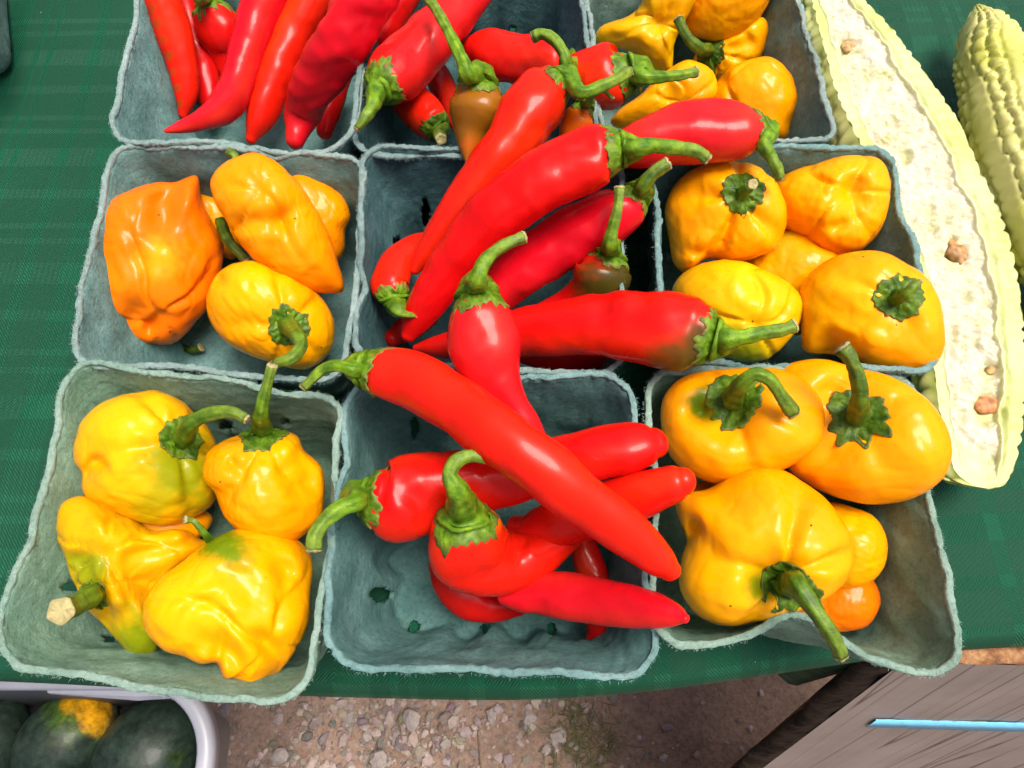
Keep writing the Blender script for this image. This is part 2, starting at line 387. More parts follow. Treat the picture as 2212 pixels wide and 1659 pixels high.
def bonnet(label, z, outline, col=YEL, cal=None, stem_pts=None, dents=(), blobs=(), thick=.85, seed=1, lobes=5, la=.10, wr=1.0, name='yellow_pepper', cat='pepper', group='yellow bonnet peppers', dark=.8, center=None, tilt=None, ragged=.10, pole=None):
    ol = np.array(outline, float); c0 = np.array(center) if center is not None else (ol.max(0) + ol.min(0)) / 2
    loop = np.vstack([ol, ol[:1]]); e3 = np.c_[loop, np.zeros(len(loop))]
    ext = np.vstack([e3[-2], e3, e3[1]]); dn = []
    for i in range(len(ol)):
        a, b_, c, d = ext[i], ext[i + 1], ext[i + 2], ext[i + 3]
        for u in np.linspace(0, 1, 24, endpoint=False):
            dn.append(.5 * (2 * b_ + (c - a) * u + (2 * a - 5 * b_ + 4 * c - d) * u * u + (3 * b_ - a - 3 * c + d) * u ** 3))
    dn = np.array(dn)[:, :2] - c0
    an = np.arctan2(-dn[:, 1], dn[:, 0]); rd = np.hypot(dn[:, 0], dn[:, 1])
    g_ = np.linspace(-math.pi, math.pi, 361)[:-1]; o_ = np.argsort(an); S = np.interp(g_, an[o_], rd[o_], period=2 * math.pi)
    S = sum(np.roll(S, k) * w_ for k, w_ in zip(range(-4, 5), [.03, .07, .12, .17, .22, .17, .12, .07, .03]))
    pc = P(c0[0], c0[1], z / 100); sc = depth(pc) / F
    ez = -ray(*c0); ez /= np.linalg.norm(ez)
    ex = np.array([1., 0, 0]); ex -= ez * (ex @ ez); ex /= np.linalg.norm(ex); ey = np.cross(ez, ex)
    a = np.arctan2(SPH[:, 1], SPH[:, 0]); Sa = np.interp(a, np.r_[g_, math.pi], np.r_[S, S[0]])
    rho = np.hypot(SPH[:, 0], SPH[:, 1]); Rm = S.mean()
    pl = Sa * rho ** .92; dz = np.sign(SPH[:, 2]) * np.abs(SPH[:, 2]) ** .9 * Rm * thick
    L = np.c_[pl * np.cos(a), pl * np.sin(a), dz] * sc
    V = pc + L[:, :1] * ex + L[:, 1:2] * ey + L[:, 2:] * ez
    rm = Rm * sc; front = np.clip(SPH[:, 2] * 2 + .3, 0, 1)
    dirn = L / (np.linalg.norm(L, axis=1)[:, None] + 1e-9); dirw = dirn[:, :1] * ex + dirn[:, 1:2] * ey + dirn[:, 2:] * ez
    d = rm * wr * (.055 * sn(V, .42 / rm, seed) + .030 * sn(V, 1.0 / rm, seed + 1)
                   - .014 * np.clip(1 - 2.6 * np.abs(sn(V, .62 / rm, seed + 2)), 0, 1) + .010 * sn(V, 2.6 / rm, seed + 3)
                   - .011 * np.clip(1 - 3 * np.abs(sn(V, 1.9 / rm, seed + 4, 10)), 0, 1) + .006 * sn(V, 4.5 / rm, seed + 6, 10))
    edgew = 1 - .6 * rho ** 4                                   # keep the outline
    px, py = proj(V)
    if cal:
        dx, dy = px - cal[0], py - cal[1]; ps = np.arctan2(dy, dx); di = np.hypot(dx, dy) / (cal[2] * 1.1)
        rg = np.random.RandomState(seed); ph = rg.uniform(0, 6.28)
        gr = (.5 + .5 * np.cos(lobes * ps + ph + .7 * np.sin(2 * ps + ph))) ** 5
        d -= rm * la * gr * np.clip(di - .4, 0, 1) * np.exp(-np.clip(di - 2.2, 0, 9) ** 2 / 3) * front
        d -= rm * .14 * np.exp(-di ** 2 / .9) * front
    if pole:
        dx, dy = px - pole[0], py - pole[1]; rg = np.random.RandomState(seed + 3); ph = rg.uniform(0, 6.28)
        ps = np.arctan2(dy, dx) + .25 * sn(V, .8 / rm, seed + 5); di = np.hypot(dx, dy) / Rm
        gr = np.clip(1 - 2.2 * np.abs(np.sin(.5 * (lobes * ps + ph + .8 * np.sin(2 * ps + ph)))), 0, 1) ** 1.3
        d -= rm * .095 * gr * np.clip(di / .35 - .15, 0, 1) * np.exp(-np.clip(di - 1.0, 0, 9) ** 2 / .35) * front
        d -= rm * .10 * np.exp(-(di / .16) ** 2) * front
    V = V + dirw * (d * edgew)[:, None]
    px = px + Rm * .16 * sn(V, .9 / rm, seed + 31); py = py + Rm * .16 * sn(V, .9 / rm, seed + 32)
    for (x, y, r_, dp) in dents:
        V = V - ez * (1.25 * dp * rm * np.exp(-((px - x) ** 2 + (py - y) ** 2) / (1.15 * r_) ** 2) * front)[:, None]
    k = np.clip(.5 + .5 * sn(V, .5 / rm, seed + 8), 0, 1)[:, None]
    cl = np.array(col) * np.array([1, .82, 1]) * k + np.array(col) * np.array([1, 1.12, 1]) * (1 - k)
    cl = np.clip(blend(cl, V, blobs), 0, 1)
    base = np.array([pc[0], pc[1], max(V[:, 2].min(), 0)])
    o = thing(name, label, cat, base, group)
    mesh('body', V, SPHF, BONN, o, base, cl)
    if cal:
        bvh = BVHTree.FromPolygons(V.tolist(), SPHF)
        dr = ray(cal[0], cal[1]); dr /= np.linalg.norm(dr)
        nr = np.zeros(3); h0 = None
        for ddx, ddy in ((0, 0), (.5, 0), (-.5, 0), (0, .5), (0, -.5)):
            d2 = ray(cal[0] + ddx * cal[2], cal[1] + ddy * cal[2]); hit = bvh.ray_cast(Vector((0, 0, HC)), Vector(d2 / np.linalg.norm(d2)))
            if hit[0] is not None:
                nr += np.array(hit[1])
                if h0 is None: h0 = np.array(hit[0])
        if h0 is None: h0 = P(cal[0], cal[1], z / 100); nr = ez
        if tilt is not None: nr = nr / np.linalg.norm(nr) * .35 + np.array(tilt)
        nr /= np.linalg.norm(nr)
        R = cal[2] * depth(h0) / F
        calyx(o, base, bvh, h0, nr, R, seed + 50, 6 + seed % 3, dark, rise=R * .10, ragged=ragged, lift=.0004)
        if stem_pts:
            S3 = pts3(stem_pts)
            first = np.array([*(h0 - nr * .001), S3[0, 3] * 1.35]); sec = np.array([*(h0 + nr * R * .22), S3[0, 3]])
            stem(o, base, np.vstack([first, sec, S3[1:]]), seed + 60, dark)
    elif stem_pts:
        stem(o, base, pts3(stem_pts), seed + 60, dark)
    return o

# ------------------------------------------------------------------ table and cloth
def boxv(x0, x1, y0, y1, z0, z1):
    v = [(x, y, z) for z in (z0, z1) for y in (y0, y1) for x in (x0, x1)]
    return v, [(0, 2, 3, 1), (4, 5, 7, 6), (0, 1, 5, 4), (1, 3, 7, 5), (3, 2, 6, 7), (2, 0, 4, 6)]
m, ns, ls, b = newmat('table_plastic'); b.inputs['Base Color'].default_value = (.55, .54, .5, 1); b.inputs['Roughness'].default_value = .5
TBL = m
tb = thing('market_table', 'folding table hidden under the dark green cloth', 'table', (0.1, .36, GZ))
v, f = boxv(-.72, .82, .022, .74, -.04, -.006); mesh('tabletop', v, f, TBL, tb, (0.1, .36, GZ), smooth=False)
for x in (-.62, .72):
    for y in (.1, .66):
        v, f = boxv(x - .014, x + .014, y - .014, y + .014, GZ, -.041); mesh('leg', v, f, TBL, tb, (0.1, .36, GZ), smooth=False)

m, ns, ls, b = newmat('green_damask_cloth')
uvn = N(ns, 'Attribute', attribute_name='Cl'); sep = N(ns, 'SeparateXYZ'); ls.new(uvn.outputs['Vector'], sep.inputs[0])
def mth(op, a, bb=None, c=None):
    n = N(ns, 'Math', operation=op)
    for i, q in enumerate((a, bb, c)):
        if q is None: continue
        if isinstance(q, (int, float)): n.inputs[i].default_value = q
        else: ls.new(q, n.inputs[i])
    return n.outputs[0]
def bands(src, per, stripes):          # sum of stripes inside one repeat of the weave
    fr = mth('FRACT', mth('DIVIDE', src, per)); tot = None
    for c, w_ in stripes:
        s_ = mth('LESS_THAN', mth('ABSOLUTE', mth('SUBTRACT', fr, c)), w_ / 2); tot = s_ if tot is None else mth('MAXIMUM', tot, s_)
    return tot
U, Vv = sep.outputs[0], sep.outputs[1]
bu = bands(U, .082, [(.13, .20), (.36, .045), (.46, .045), (.80, .09)])
bv = bands(Vv, .074, [(.16, .17), (.42, .05), (.55, .05), (.83, .08)])
tw1 = mth('SINE', mth('MULTIPLY', mth('ADD', U, mth('MULTIPLY', Vv, .75)), 6.283 / .0015))
tw2 = mth('SINE', mth('MULTIPLY', mth('SUBTRACT', U, mth('MULTIPLY', Vv, .75)), 6.283 / .0015))
wv = mth('MULTIPLY', mth('SINE', mth('MULTIPLY', U, 6.283 / .0010)), mth('SINE', mth('MULTIPLY', Vv, 6.283 / .0010)))
hgt = mth('ADD', mth('MULTIPLY', bu, tw1), mth('MULTIPLY', mth('SUBTRACT', 1.0, bu), mth('MULTIPLY', tw2, mth('ADD', .25, mth('MULTIPLY', bv, .9)))))
hgt = mth('ADD', hgt, mth('MULTIPLY', wv, .5))
pl_ = mth('ADD', mth('MULTIPLY', bu, .5), mth('MULTIPLY', bv, .5))
pl2 = mth('ADD', mth('MULTIPLY', pl_, .46), mth('MULTIPLY', hgt, .08))
n = noise(ns, ls, 14, 4)
pl3 = mth('ADD', pl2, mth('MULTIPLY', mth('SUBTRACT', n.outputs[0], .5), .7))
r = ramp(ns, ls, pl3, [(0.0, (.0035, .054, .026)), (.5, (.005, .082, .039)), (1.0, (.008, .122, .058))])
vo = N(ns, 'TexVoronoi'); vo.inputs['Scale'].default_value = 60; ge = N(ns, 'NewGeometry'); ls.new(ge.outputs['Position'], vo.inputs['Vector'])
sp = N(ns, 'Math', operation='LESS_THAN'); ls.new(vo.outputs['Distance'], sp.inputs[0]); sp.inputs[1].default_value = .028
mxs = N(ns, 'MixRGB'); ls.new(sp.outputs[0], mxs.inputs[0]); ls.new(r.outputs[0], mxs.inputs[1]); mxs.inputs[2].default_value = (.30, .36, .27, 1)
ls.new(mxs.outputs[0], b.inputs['Base Color'])
rr_ = N(ns, 'MapRange'); ls.new(pl_, rr_.inputs[0]); rr_.inputs[3].default_value = .62; rr_.inputs[4].default_value = .42; ls.new(rr_.outputs[0], b.inputs['Roughness'])
b.inputs['Specular IOR Level'].default_value = .22
bump(ns, ls, b, hgt, .55, .0004)
CLOTH = m
edge_px = [(-900, 1462), (0, 1472), (240, 1488), (480, 1502), (700, 1508), (1106, 1519), (1300, 1513), (1450, 1490), (1650, 1466), (1800, 1440), (1900, 1424), (2050, 1404), (2212, 1396), (2900, 1392)]
ep = np.array([P(x, y, -.004) for x, y in edge_px])
xs = np.linspace(-.74, .84, 320); ey_ = np.interp(xs, ep[:, 0], ep[:, 1])
ey_ = np.convolve(np.pad(ey_, 9, mode='edge'), np.ones(19) / 19, 'valid')
prof = []                                # (distance back from the edge, drop below the top)
for q in np.linspace(.78, .03, 150): prof.append((q, 0))
for q in np.linspace(.024, .012, 4): prof.append((q, .0003))
for a in np.linspace(0, math.pi / 2, 10): prof.append((.010 * (1 - math.sin(a)), .0005 + .010 * (1 - math.cos(a))))
for q in np.linspace(.016, .135, 30): prof.append((0, q))
CV, CU = [], []; arc = 0
for j, (bk, dr) in enumerate(prof):
    if j: arc += math.hypot(bk - prof[j - 1][0], dr - prof[j - 1][1])
    yy = ey_ + bk if bk < .03 else ey_ * (1 - (bk - .03) / .75) + bk
    hang = max(0, dr - .010)
    fold = hang * (.16 * np.sin(xs * 46 + .6) + .10 * np.sin(xs * 91 + 2)) + hang * .10
    flare = hang * .30 * np.exp(-((xs - .178) / .032) ** 2)
    pts = np.c_[xs, yy + np.maximum(fold, 0.02 * hang) - flare, np.full(len(xs), -dr)]
    wav = sn(np.c_[xs, yy, 0 * xs], 7, 61) * .0011 + sn(np.c_[xs, yy, 0 * xs], 16, 62) * .0006 - .0016 * np.clip(1 - 5 * np.abs(sn(np.c_[xs, yy, 0 * xs], 4.5, 63, 4)), 0, 1)
    # soft creases running in from the front edge
    wav += .0011 * np.sin(xs * 120 + 4 * np.sin(xs * 14)) * math.exp(-(bk / .02) ** 2) * (bk > .009)
    if dr < .001: pts[:, 2] += np.minimum(wav, .0016) - .0006
    # rolled fold under the far left basket
    CV.append(pts); CU.append(np.c_[xs + .003 * np.sin(yy * 14), np.full(len(xs), -arc) + .002 * np.sin(xs * 17), np.zeros(len(xs))])
CV = np.vstack(CV); CU = np.vstack(CU); n_ = len(xs)
cf = [(j * n_ + i, (j + 1) * n_ + i, (j + 1) * n_ + i + 1, j * n_ + i + 1) for j in range(len(prof) - 1) for i in range(n_ - 1)]
cl_o = mesh('tablecloth', CV, cf, CLOTH)
at_ = cl_o.data.attributes.new('Cl', 'FLOAT_VECTOR', 'POINT'); at_.data.foreach_set('vector', CU.ravel())
tag(cl_o, 'dark green plaid damask cloth spread over the market table', 'tablecloth')

# ------------------------------------------------------------------ leaning wooden board, lower right
bT = P(1852, 1436, -.018); bL = P(1650, 1627, -.184); bL[0] = bT[0]
down = bL - bT; down /= np.linalg.norm(down); across = np.array([1., 0, 0]); bn = np.cross(across, down); bn = -bn if bn[2] < 0 else bn
m, ns, ls, b = newmat('weathered_painted_wood')
g_n = N(ns, 'Attribute', attribute_name='Cl'); mp = N(ns, 'Mapping'); mp.inputs['Scale'].default_value = (1, .022, 1); ls.new(g_n.outputs['Vector'], mp.inputs[0])
n1 = noise(ns, ls, 95, 6, .7, mp.outputs[0]); n2 = noise(ns, ls, 14, 4, .6, g_n.outputs['Vector'])
r1 = ramp(ns, ls, n2.outputs[0], [(.3, (.195, .175, .16)), (.7, (.275, .25, .235))])
n3 = noise(ns, ls, 36, 2, .5, mp.outputs[0]); sb = N(ns, 'Math', operation='SUBTRACT'); ls.new(n3.outputs[0], sb.inputs[0]); sb.inputs[1].default_value = .5
ab = N(ns, 'Math', operation='ABSOLUTE'); ls.new(sb.outputs[0], ab.inputs[0])
r3 = ramp(ns, ls, ab.outputs[0], [(.0015, (.10, .08, .07)), (.006, (1, 1, 1))])
r2a = ramp(ns, ls, n1.outputs[0], [(.30, (.84, .82, .80)), (.55, (1, 1, 1))])
r2 = N(ns, 'MixRGB', blend_type='MULTIPLY'); r2.inputs[0].default_value = 1; ls.new(r2a.outputs[0], r2.inputs[1]); ls.new(r3.outputs[0], r2.inputs[2])
mx = N(ns, 'MixRGB', blend_type='MULTIPLY'); mx.inputs[0].default_value = 1; ls.new(r1.outputs[0], mx.inputs[1]); ls.new(r2.outputs[0], mx.inputs[2]); ls.new(mx.outputs[0], b.inputs['Base Color'])
b.inputs['Roughness'].default_value = .42; bump(ns, ls, b, n1.outputs[0], .35, .001); BOARD = m
m, ns, ls, b = newmat('raw_wood')
n1 = noise(ns, ls, 120, 6, .7); r1 = ramp(ns, ls, n1.outputs[0], [(.3, (.07, .028, .010)), (.5, (.27, .12, .045)), (.7, (.50, .29, .13))]); ls.new(r1.outputs[0], b.inputs['Base Color']); b.inputs['Roughness'].default_value = .8
bump(ns, ls, b, n1.outputs[0], .9, .002); RAW = m
m, ns, ls, b = newmat('black_bark')
n1 = noise(ns, ls, 160, 7, .75); r1 = ramp(ns, ls, n1.outputs[0], [(.35, (.002, .002, .002)), (.74, (.005, .004, .0035)), (.92, (.06, .04, .025))]); ls.new(r1.outputs[0], b.inputs['Base Color']); b.inputs['Roughness'].default_value = .45; b.inputs['Specular IOR Level'].default_value = .12
bump(ns, ls, b, n1.outputs[0], .8, .003); BARK = m
m, ns, ls, b = newmat('blue_paint')
n1 = noise(ns, ls, 260, 5, .7); r1 = ramp(ns, ls, n1.outputs[0], [(.32, (.10, .30, .42)), (.45, (.16, .52, .78))]); ls.new(r1.outputs[0], b.inputs['Base Color']); b.inputs['Roughness'].default_value = .6; BLUE = m
bd = thing('wooden_board', 'weathered grey wooden board with dark bark edge leaning on the table front', 'board', (bT + across * .2 + down * .74).tolist())
bb_ = np.array(bd.location); BW, BH, BT = .42, .735, .011
us = np.linspace(.019, BW, 60); vs = np.r_[np.linspace(0, .3, 60), np.linspace(.32, BH, 14)]
fv, fu = [], []
gcr = [.045, .062, .088, .118, .15, .185, .22, .27, .33]
for v_ in vs:
    for u_ in us:
        dn_ = .0004 * math.sin(u_ * 90 + v_ * 5)
        fv.append(bT + across * u_ + down * v_ + bn * dn_); fu.append((u_, v_, 0))
nu = len(us); ff = [(j * nu + i, j * nu + i + 1, (j + 1) * nu + i + 1, (j + 1) * nu + i) for j in range(len(vs) - 1) for i in range(nu - 1)]
fo = mesh('face', fv, ff, BOARD, bd, bb_); a_ = fo.data.attributes.new('Cl', 'FLOAT_VECTOR', 'POINT'); a_.data.foreach_set('vector', np.array(fu).ravel())
rng = np.random.RandomState(8)
# top edge, raw and splintered, and the back
te, tf = [], []
tu = np.linspace(.012, BW, 150)
for i, u_ in enumerate(tu):
    for k in range(7):
        q = k / 6; te.append(bT + across * u_ - bn * (BT * q) - down * (.002 + .0025 * math.sin(q * 3.1) + .0012 * math.sin(u_ * 300 + k * 2) + .0015 * rng.rand()) + down * .0022 * (k == 0))
tf = [(i * 7 + k, i * 7 + k + 1, (i + 1) * 7 + k + 1, (i + 1) * 7 + k) for i in range(len(tu) - 1) for k in range(6)]
mesh('top_edge', te, tf, RAW, bd, bb_)
bk_ = [bT + across * u_ + down * v_ - bn * BT for v_ in (.001, BH) for u_ in (.012, BW)]
mesh('back', bk_, [(0, 1, 3, 2)], RAW, bd, bb_, smooth=False)
sd_ = [bT + across * BW + down * v_ - bn * t for v_ in (0, BH) for t in (0, BT)] ; mesh('side', sd_, [(0, 1, 3, 2)], RAW, bd, bb_, smooth=False)
# live edge: a rough half-round down the left
lv = []; nv = 170; vv_ = np.linspace(-.002, BH, nv)
for v_ in vv_:
    wd = .0125 + .0020 * math.sin(v_ * 38) + .0014 * math.sin(v_ * 97 + 1)
    for k in range(14):
        a = math.pi * (k / 13) ; lv.append(bT + across * (.0195 - wd * math.sin(a)) + down * v_ + bn * (.0010 * math.sin(a) + BT * (.5 * math.cos(a) - .5)) )
lv = np.array(lv); lv += (.0011 * sn(lv, 55, 71) + .0006 * sn(lv, 160, 72))[:, None] * (bn * .5 - across * .8)
lf = [(i * 14 + k, i * 14 + k + 1, (i + 1) * 14 + k + 1, (i + 1) * 14 + k) for i in range(nv - 1) for k in range(13)]
mesh('bark_edge', lv, lf, BARK, bd, bb_)
def onboard(x, y, h):
    d = ray(x, y); o_ = np.array([0, 0, HC]); t = ((bT + bn * h - o_) @ bn) / (d @ bn); return o_ + d * t
q0, q1, q2, q3 = [onboard(*p_, .0009) for p_ in ((1872, 1571), (1893, 1556), (2225, 1564), (2225, 1582))]
sv, sf = [], []
for i in range(41):
    t = i / 40; wob_ = .0004 * math.sin(i * 1.3) ; a = q1 + (q2 - q1) * t + down * wob_; c = q0 + (q3 - q0) * t + down * wob_ * .6
    sv += [a - bn * .0006, a, c, c - bn * .0006]
sf = [(i * 4 + k, i * 4 + k + 1, i * 4 + k + 5, i * 4 + k + 4) for i in range(40) for k in range(3)]
so_ = mesh('painted_line', sv, sf, BLUE, bd, bb_); so_['label'] = 'light blue painted line across the board'

# ------------------------------------------------------------------ grey tote with melons, lower left
m, ns, ls, b = newmat('tote_plastic'); n1 = noise(ns, ls, 30, 4); r1 = ramp(ns, ls, n1.outputs[0], [(.3, (.29, .30, .345)), (.7, (.36, .37, .42))]); ls.new(r1.outputs[0], b.inputs['Base Color'])
b.inputs['Roughness'].default_value = .38; n1 = noise(ns, ls, 900, 3); bump(ns, ls, b, n1.outputs[0], .12, .0004); TOTE = m
TZ = -.24
tr = P(455, 1640, TZ)[0]; tbk = P(200, 1456, TZ)[1]
tw, tl, th, cr = .44, .34, .15, .060
def rrect(x0, x1, y0, y1, r_, n=14):
    o_ = []
    for (cx, cy, a0) in ((x1 - r_, y1 - r_, 0), (x0 + r_, y1 - r_, 90), (x0 + r_, y0 + r_, 180), (x1 - r_, y0 + r_, 270)):
        for k in range(n + 1):
            a = math.radians(a0 + 90 * k / n); o_.append((cx + r_ * math.cos(a), cy + r_ * math.sin(a)))
    return np.array(o_)
def loft(secs):                    # (inset, z)
    V = []
    for (ins, z) in secs:
        r2_ = rrect(tr - tw + ins, tr - ins, tbk - tl + ins, tbk - ins, max(cr - ins, .012)); V.append(np.c_[r2_, np.full(len(r2_), z)])
    k = len(V[0]); return np.vstack(V), tube_faces(len(V), k, False), k
tote = thing('storage_tote', 'pale grey plastic tote holding dark green melons below the table', 'tote', (tr - tw / 2, tbk - tl / 2, TZ - th))
tb_ = np.array(tote.location)
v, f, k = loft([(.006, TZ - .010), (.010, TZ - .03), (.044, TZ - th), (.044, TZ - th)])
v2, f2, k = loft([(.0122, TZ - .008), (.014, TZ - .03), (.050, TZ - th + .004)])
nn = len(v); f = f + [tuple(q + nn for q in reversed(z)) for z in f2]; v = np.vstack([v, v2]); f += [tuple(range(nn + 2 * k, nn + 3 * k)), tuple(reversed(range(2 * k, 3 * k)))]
m2, ns, ls, b = newmat('tote_plastic_shade_tint'); b.inputs['Base Color'].default_value = (.12, .118, .125, 1); b.inputs['Roughness'].default_value = .5  # same plastic as the rim, darkened: the wall's shade is put into its colour
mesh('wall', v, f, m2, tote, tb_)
v, f, k = loft([(.004, TZ - .016), (0, TZ - .016), (-.0005, TZ - .004), (.0012, TZ - .001), (.004, TZ), (.0085, TZ + .0006), (.0105, TZ - .0006), (.0118, TZ - .003), (.012, TZ - .012)])
mesh('rim', v, f, TOTE, tote, tb_)
# inner hinge ledge along the back
a = P(98, 1497, TZ - .004); c = P(112, 1508, TZ - .012); e = P(330, 1521, TZ - .012); h = P(362, 1515, TZ - .004); y0 = tbk - .0118
lx = [a[0], c[0], P(300, 1520, TZ - .012)[0], P(318, 1514, TZ - .008)[0], h[0]]; lo = [.0005, .003, .0075, .007, .006]
lv = []
for x, d_ in zip(lx, lo):
    lv += [(x, y0 + .002, TZ - .0035), (x, y0 - d_ * .6, TZ - .0055), (x, y0 - d_, TZ - .009), (x, y0 - d_, TZ - .016), (x, y0 + .002, TZ - .016)]
lf = [(i * 5 + q, i * 5 + q + 1, (i + 1) * 5 + q + 1, (i + 1) * 5 + q) for i in range(4) for q in range(4)]
mesh('ledge', lv, lf, TOTE, tote, tb_, smooth=False)

def melon(label, x, y, z, rx, rl, ang, seed, blobs=(), scar=None):
    p = P(x, y, z); s_ = depth(p) / F; V = SPH.copy() * np.array([rl, rx, rx * .95]) * s_
    th_ = np.arctan2(SPH[:, 2], SPH[:, 1]); V *= (1 + .008 * np.cos(9 * th_) * (1 - SPH[:, 0] ** 2))[:, None]
    ca, sa = math.cos(ang), math.sin(ang); V = V @ np.array([[ca, sa, 0], [-sa, ca, 0], [0, 0, 1]]) + p
    V += (V - p) * (.02 * sn(V, 9, seed))[:, None]
    k = np.clip(.5 + .25 * sn(V, 12, seed + 1, 10) + .12 * sn(V, 60, seed + 2, 14), 0, 1)[:, None]
    cl = np.array([.008, .017, .011]) * (1 - k) + np.array([.028, .048, .035]) * k
    cl = blend(cl, V, blobs); base = np.array([p[0], p[1], V[:, 2].min()])
    o = thing('melon', label, 'melon', base, 'melons in the grey tote'); mesh('body', V, SPHF, SQUASH, o, base, np.clip(cl, 0, 1))
    if scar:
        q = P(scar[0], scar[1], scar[2]); sc_ = SPH[:162] * .0035 * np.array([.7, 1.3, .5]); sv_ = ICO2 * np.array([.0022, .005, .0022]) + q
        mesh('blossom_scar', sv_, ICO2F, CUT, o, base, np.tile([.32, .30, .06], (len(sv_), 1)))
    return o
OY = (.55, .26, .005)
melon('dark green melon with a yellow orange patch, in the grey tote', 145, 1596, -.315, 92, 108, .9, 3, [(165, 1540, 80, (.05, .10, .01), .95), (186, 1520, 56, OY, 1.0), (205, 1548, 40, OY, .9)])
melon('plain dark green melon at the right inside corner of the grey tote', 325, 1634, -.318, 110, 130, 1.1, 7, [(382, 1640, 25, (.03, .055, .01), .6)], (236, 1630, -.285))
melon('dark green melon cut off by the left photo edge, in the grey tote', -52, 1610, -.31, 100, 118, 1.4, 11)

# ------------------------------------------------------------------ pulp baskets
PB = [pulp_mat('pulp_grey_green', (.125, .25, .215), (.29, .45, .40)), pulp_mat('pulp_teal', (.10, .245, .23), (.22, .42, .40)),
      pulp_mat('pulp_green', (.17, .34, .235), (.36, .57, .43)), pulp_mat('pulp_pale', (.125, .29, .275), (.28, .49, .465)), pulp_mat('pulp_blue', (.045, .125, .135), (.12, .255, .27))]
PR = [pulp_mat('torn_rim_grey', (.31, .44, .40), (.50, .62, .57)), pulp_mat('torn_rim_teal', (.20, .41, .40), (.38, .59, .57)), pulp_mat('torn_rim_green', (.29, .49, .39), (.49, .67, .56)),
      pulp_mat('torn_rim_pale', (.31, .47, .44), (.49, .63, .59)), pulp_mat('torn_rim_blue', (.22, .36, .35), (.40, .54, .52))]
def basket(label, FL, FR, BR, BL, mat, holes=(), bow=(), seed=1, zr=.07, k0=.80, rho=.20, flute=.0040):
    Q = [P(*c, zr)[:2] for c in (FL, FR, BR, BL)]; Q = np.array(Q); cen = Q.mean(0)
    # perimeter of a rounded square, counter-clockwise from front left
    per = []; sid = []; m_ = 62; q_ = 18
    cs = [(-1 + rho, -1 + rho, 180), (1 - rho, -1 + rho, 270), (1 - rho, 1 - rho, 0), (-1 + rho, 1 - rho, 90)]
    for s_ in range(4):
        cx, cy, a0 = cs[s_]
        for k in range(q_): a = math.radians(a0 + 90 * k / q_); per.append((cx + rho * math.cos(a), cy + rho * math.sin(a))); sid.append((s_, -1))
        a = math.radians(a0 + 90); x0, y0 = cx + rho * math.cos(a), cy + rho * math.sin(a)
        cx2, cy2, a2 = cs[(s_ + 1) % 4]; a = math.radians(a2); x1, y1 = cx2 + rho * math.cos(a), cy2 + rho * math.sin(a)
        for k in range(m_): u = k / m_; per.append((x0 + (x1 - x0) * u, y0 + (y1 - y0) * u)); sid.append((s_, u))
    per = np.array(per); K = len(per)
    su = np.array([u if u >= 0 else 0 for _, u in sid]); ss = np.array([s_ for s_, _ in sid])
    def bil(st_):
        s_, t = (st_[:, 0] + 1) / 2, (st_[:, 1] + 1) / 2
        return (1 - s_)[:, None] * (1 - t)[:, None] * Q[0] + s_[:, None] * (1 - t)[:, None] * Q[1] + s_[:, None] * t[:, None] * Q[2] + (1 - s_)[:, None] * t[:, None] * Q[3]
    prof = [(1.0, zr)] + [(1 - (1 - k0) * u, zr - (zr - .008) * u) for u in np.linspace(.04, 1, 26)] + [(k0 - .010, .0052), (k0 - .025, .0032), (k0 - .045, .0022)]
    prof += [(k, .0018) for k in np.linspace(k0 - .065, .02, 56)]
    V = []
    for i, (k, z) in enumerate(prof):
        p = bil(per * k); wz = max(z / zr, 0)
        lower = np.clip((.62 - wz) / .5, 0, 1) if k > .55 else max(0, (k - .35) / .2)
        fl = np.where(su > 0, np.cos(su * 2 * math.pi * 3.0) * np.sin(su * math.pi), 0) * flute * lower
        dr = p - cen; dl = np.linalg.norm(dr, axis=1)[:, None] + 1e-9
        p = p + dr / dl * fl[:, None]
        for (s_, amt, cpos) in bow:               # push a side of the rim inwards
            wgt = np.where(ss == s_, np.exp(-((su - cpos) / .3) ** 2) * np.sin(np.clip(su, 0, 1) * math.pi) ** .7, 0) * (max(wz, 0) ** 1.3 if k > .6 else 0)
            p = p - dr / dl * (amt * wgt)[:, None]
        zz = np.full(K, z)
        if k < k0 - .03: zz = zz + .0012 * np.clip(np.cos(su * 2 * math.pi * 3), 0, 1) * (su > 0) * np.clip((k - .45) / .2, 0, 1)
        V.append(np.c_[p, zz])
    V = np.vstack(V); M = len(prof)
    rad = V.copy(); rad[:, :2] -= cen; rad[:, 2] = 0; rad /= np.linalg.norm(rad, axis=1)[:, None] + 1e-9
    fade = np.clip(V[:, 2] / .02, .15, 1)
    V += rad * ((.0013 * sn(V, 14, seed) + .0006 * sn(V, 45, seed + 1) + .00028 * sn(V, 150, seed + 2)) * fade)[:, None]
    V[:, 2] += (.0012 * sn(V, 16, seed + 3) + .0006 * sn(V, 60, seed + 4)) * np.clip((V[:, 2] - .03) / .04, 0, 1) + .0003 * np.abs(sn(V, 120, seed + 5))
    rn = np.random.RandomState(seed + 77); jj = np.tile(np.arange(K), M); lip = np.clip(1 - (zr - V[:, 2]) / .016, 0, 1)
    for _ in range(7):                           # crushed and torn places along the rim
        j0, wd_, dp_ = rn.randint(K), rn.uniform(3, 12), rn.uniform(.0008, .0032)
        dd = np.minimum(np.abs(jj - j0), K - np.abs(jj - j0)); V[:, 2] -= dp_ * np.exp(-(dd / wd_) ** 2) * lip
        V += rad * (rn.normal(0, .0009) * np.exp(-(dd / wd_) ** 2) * lip)[:, None]
    px, py = proj(V); F_ = []
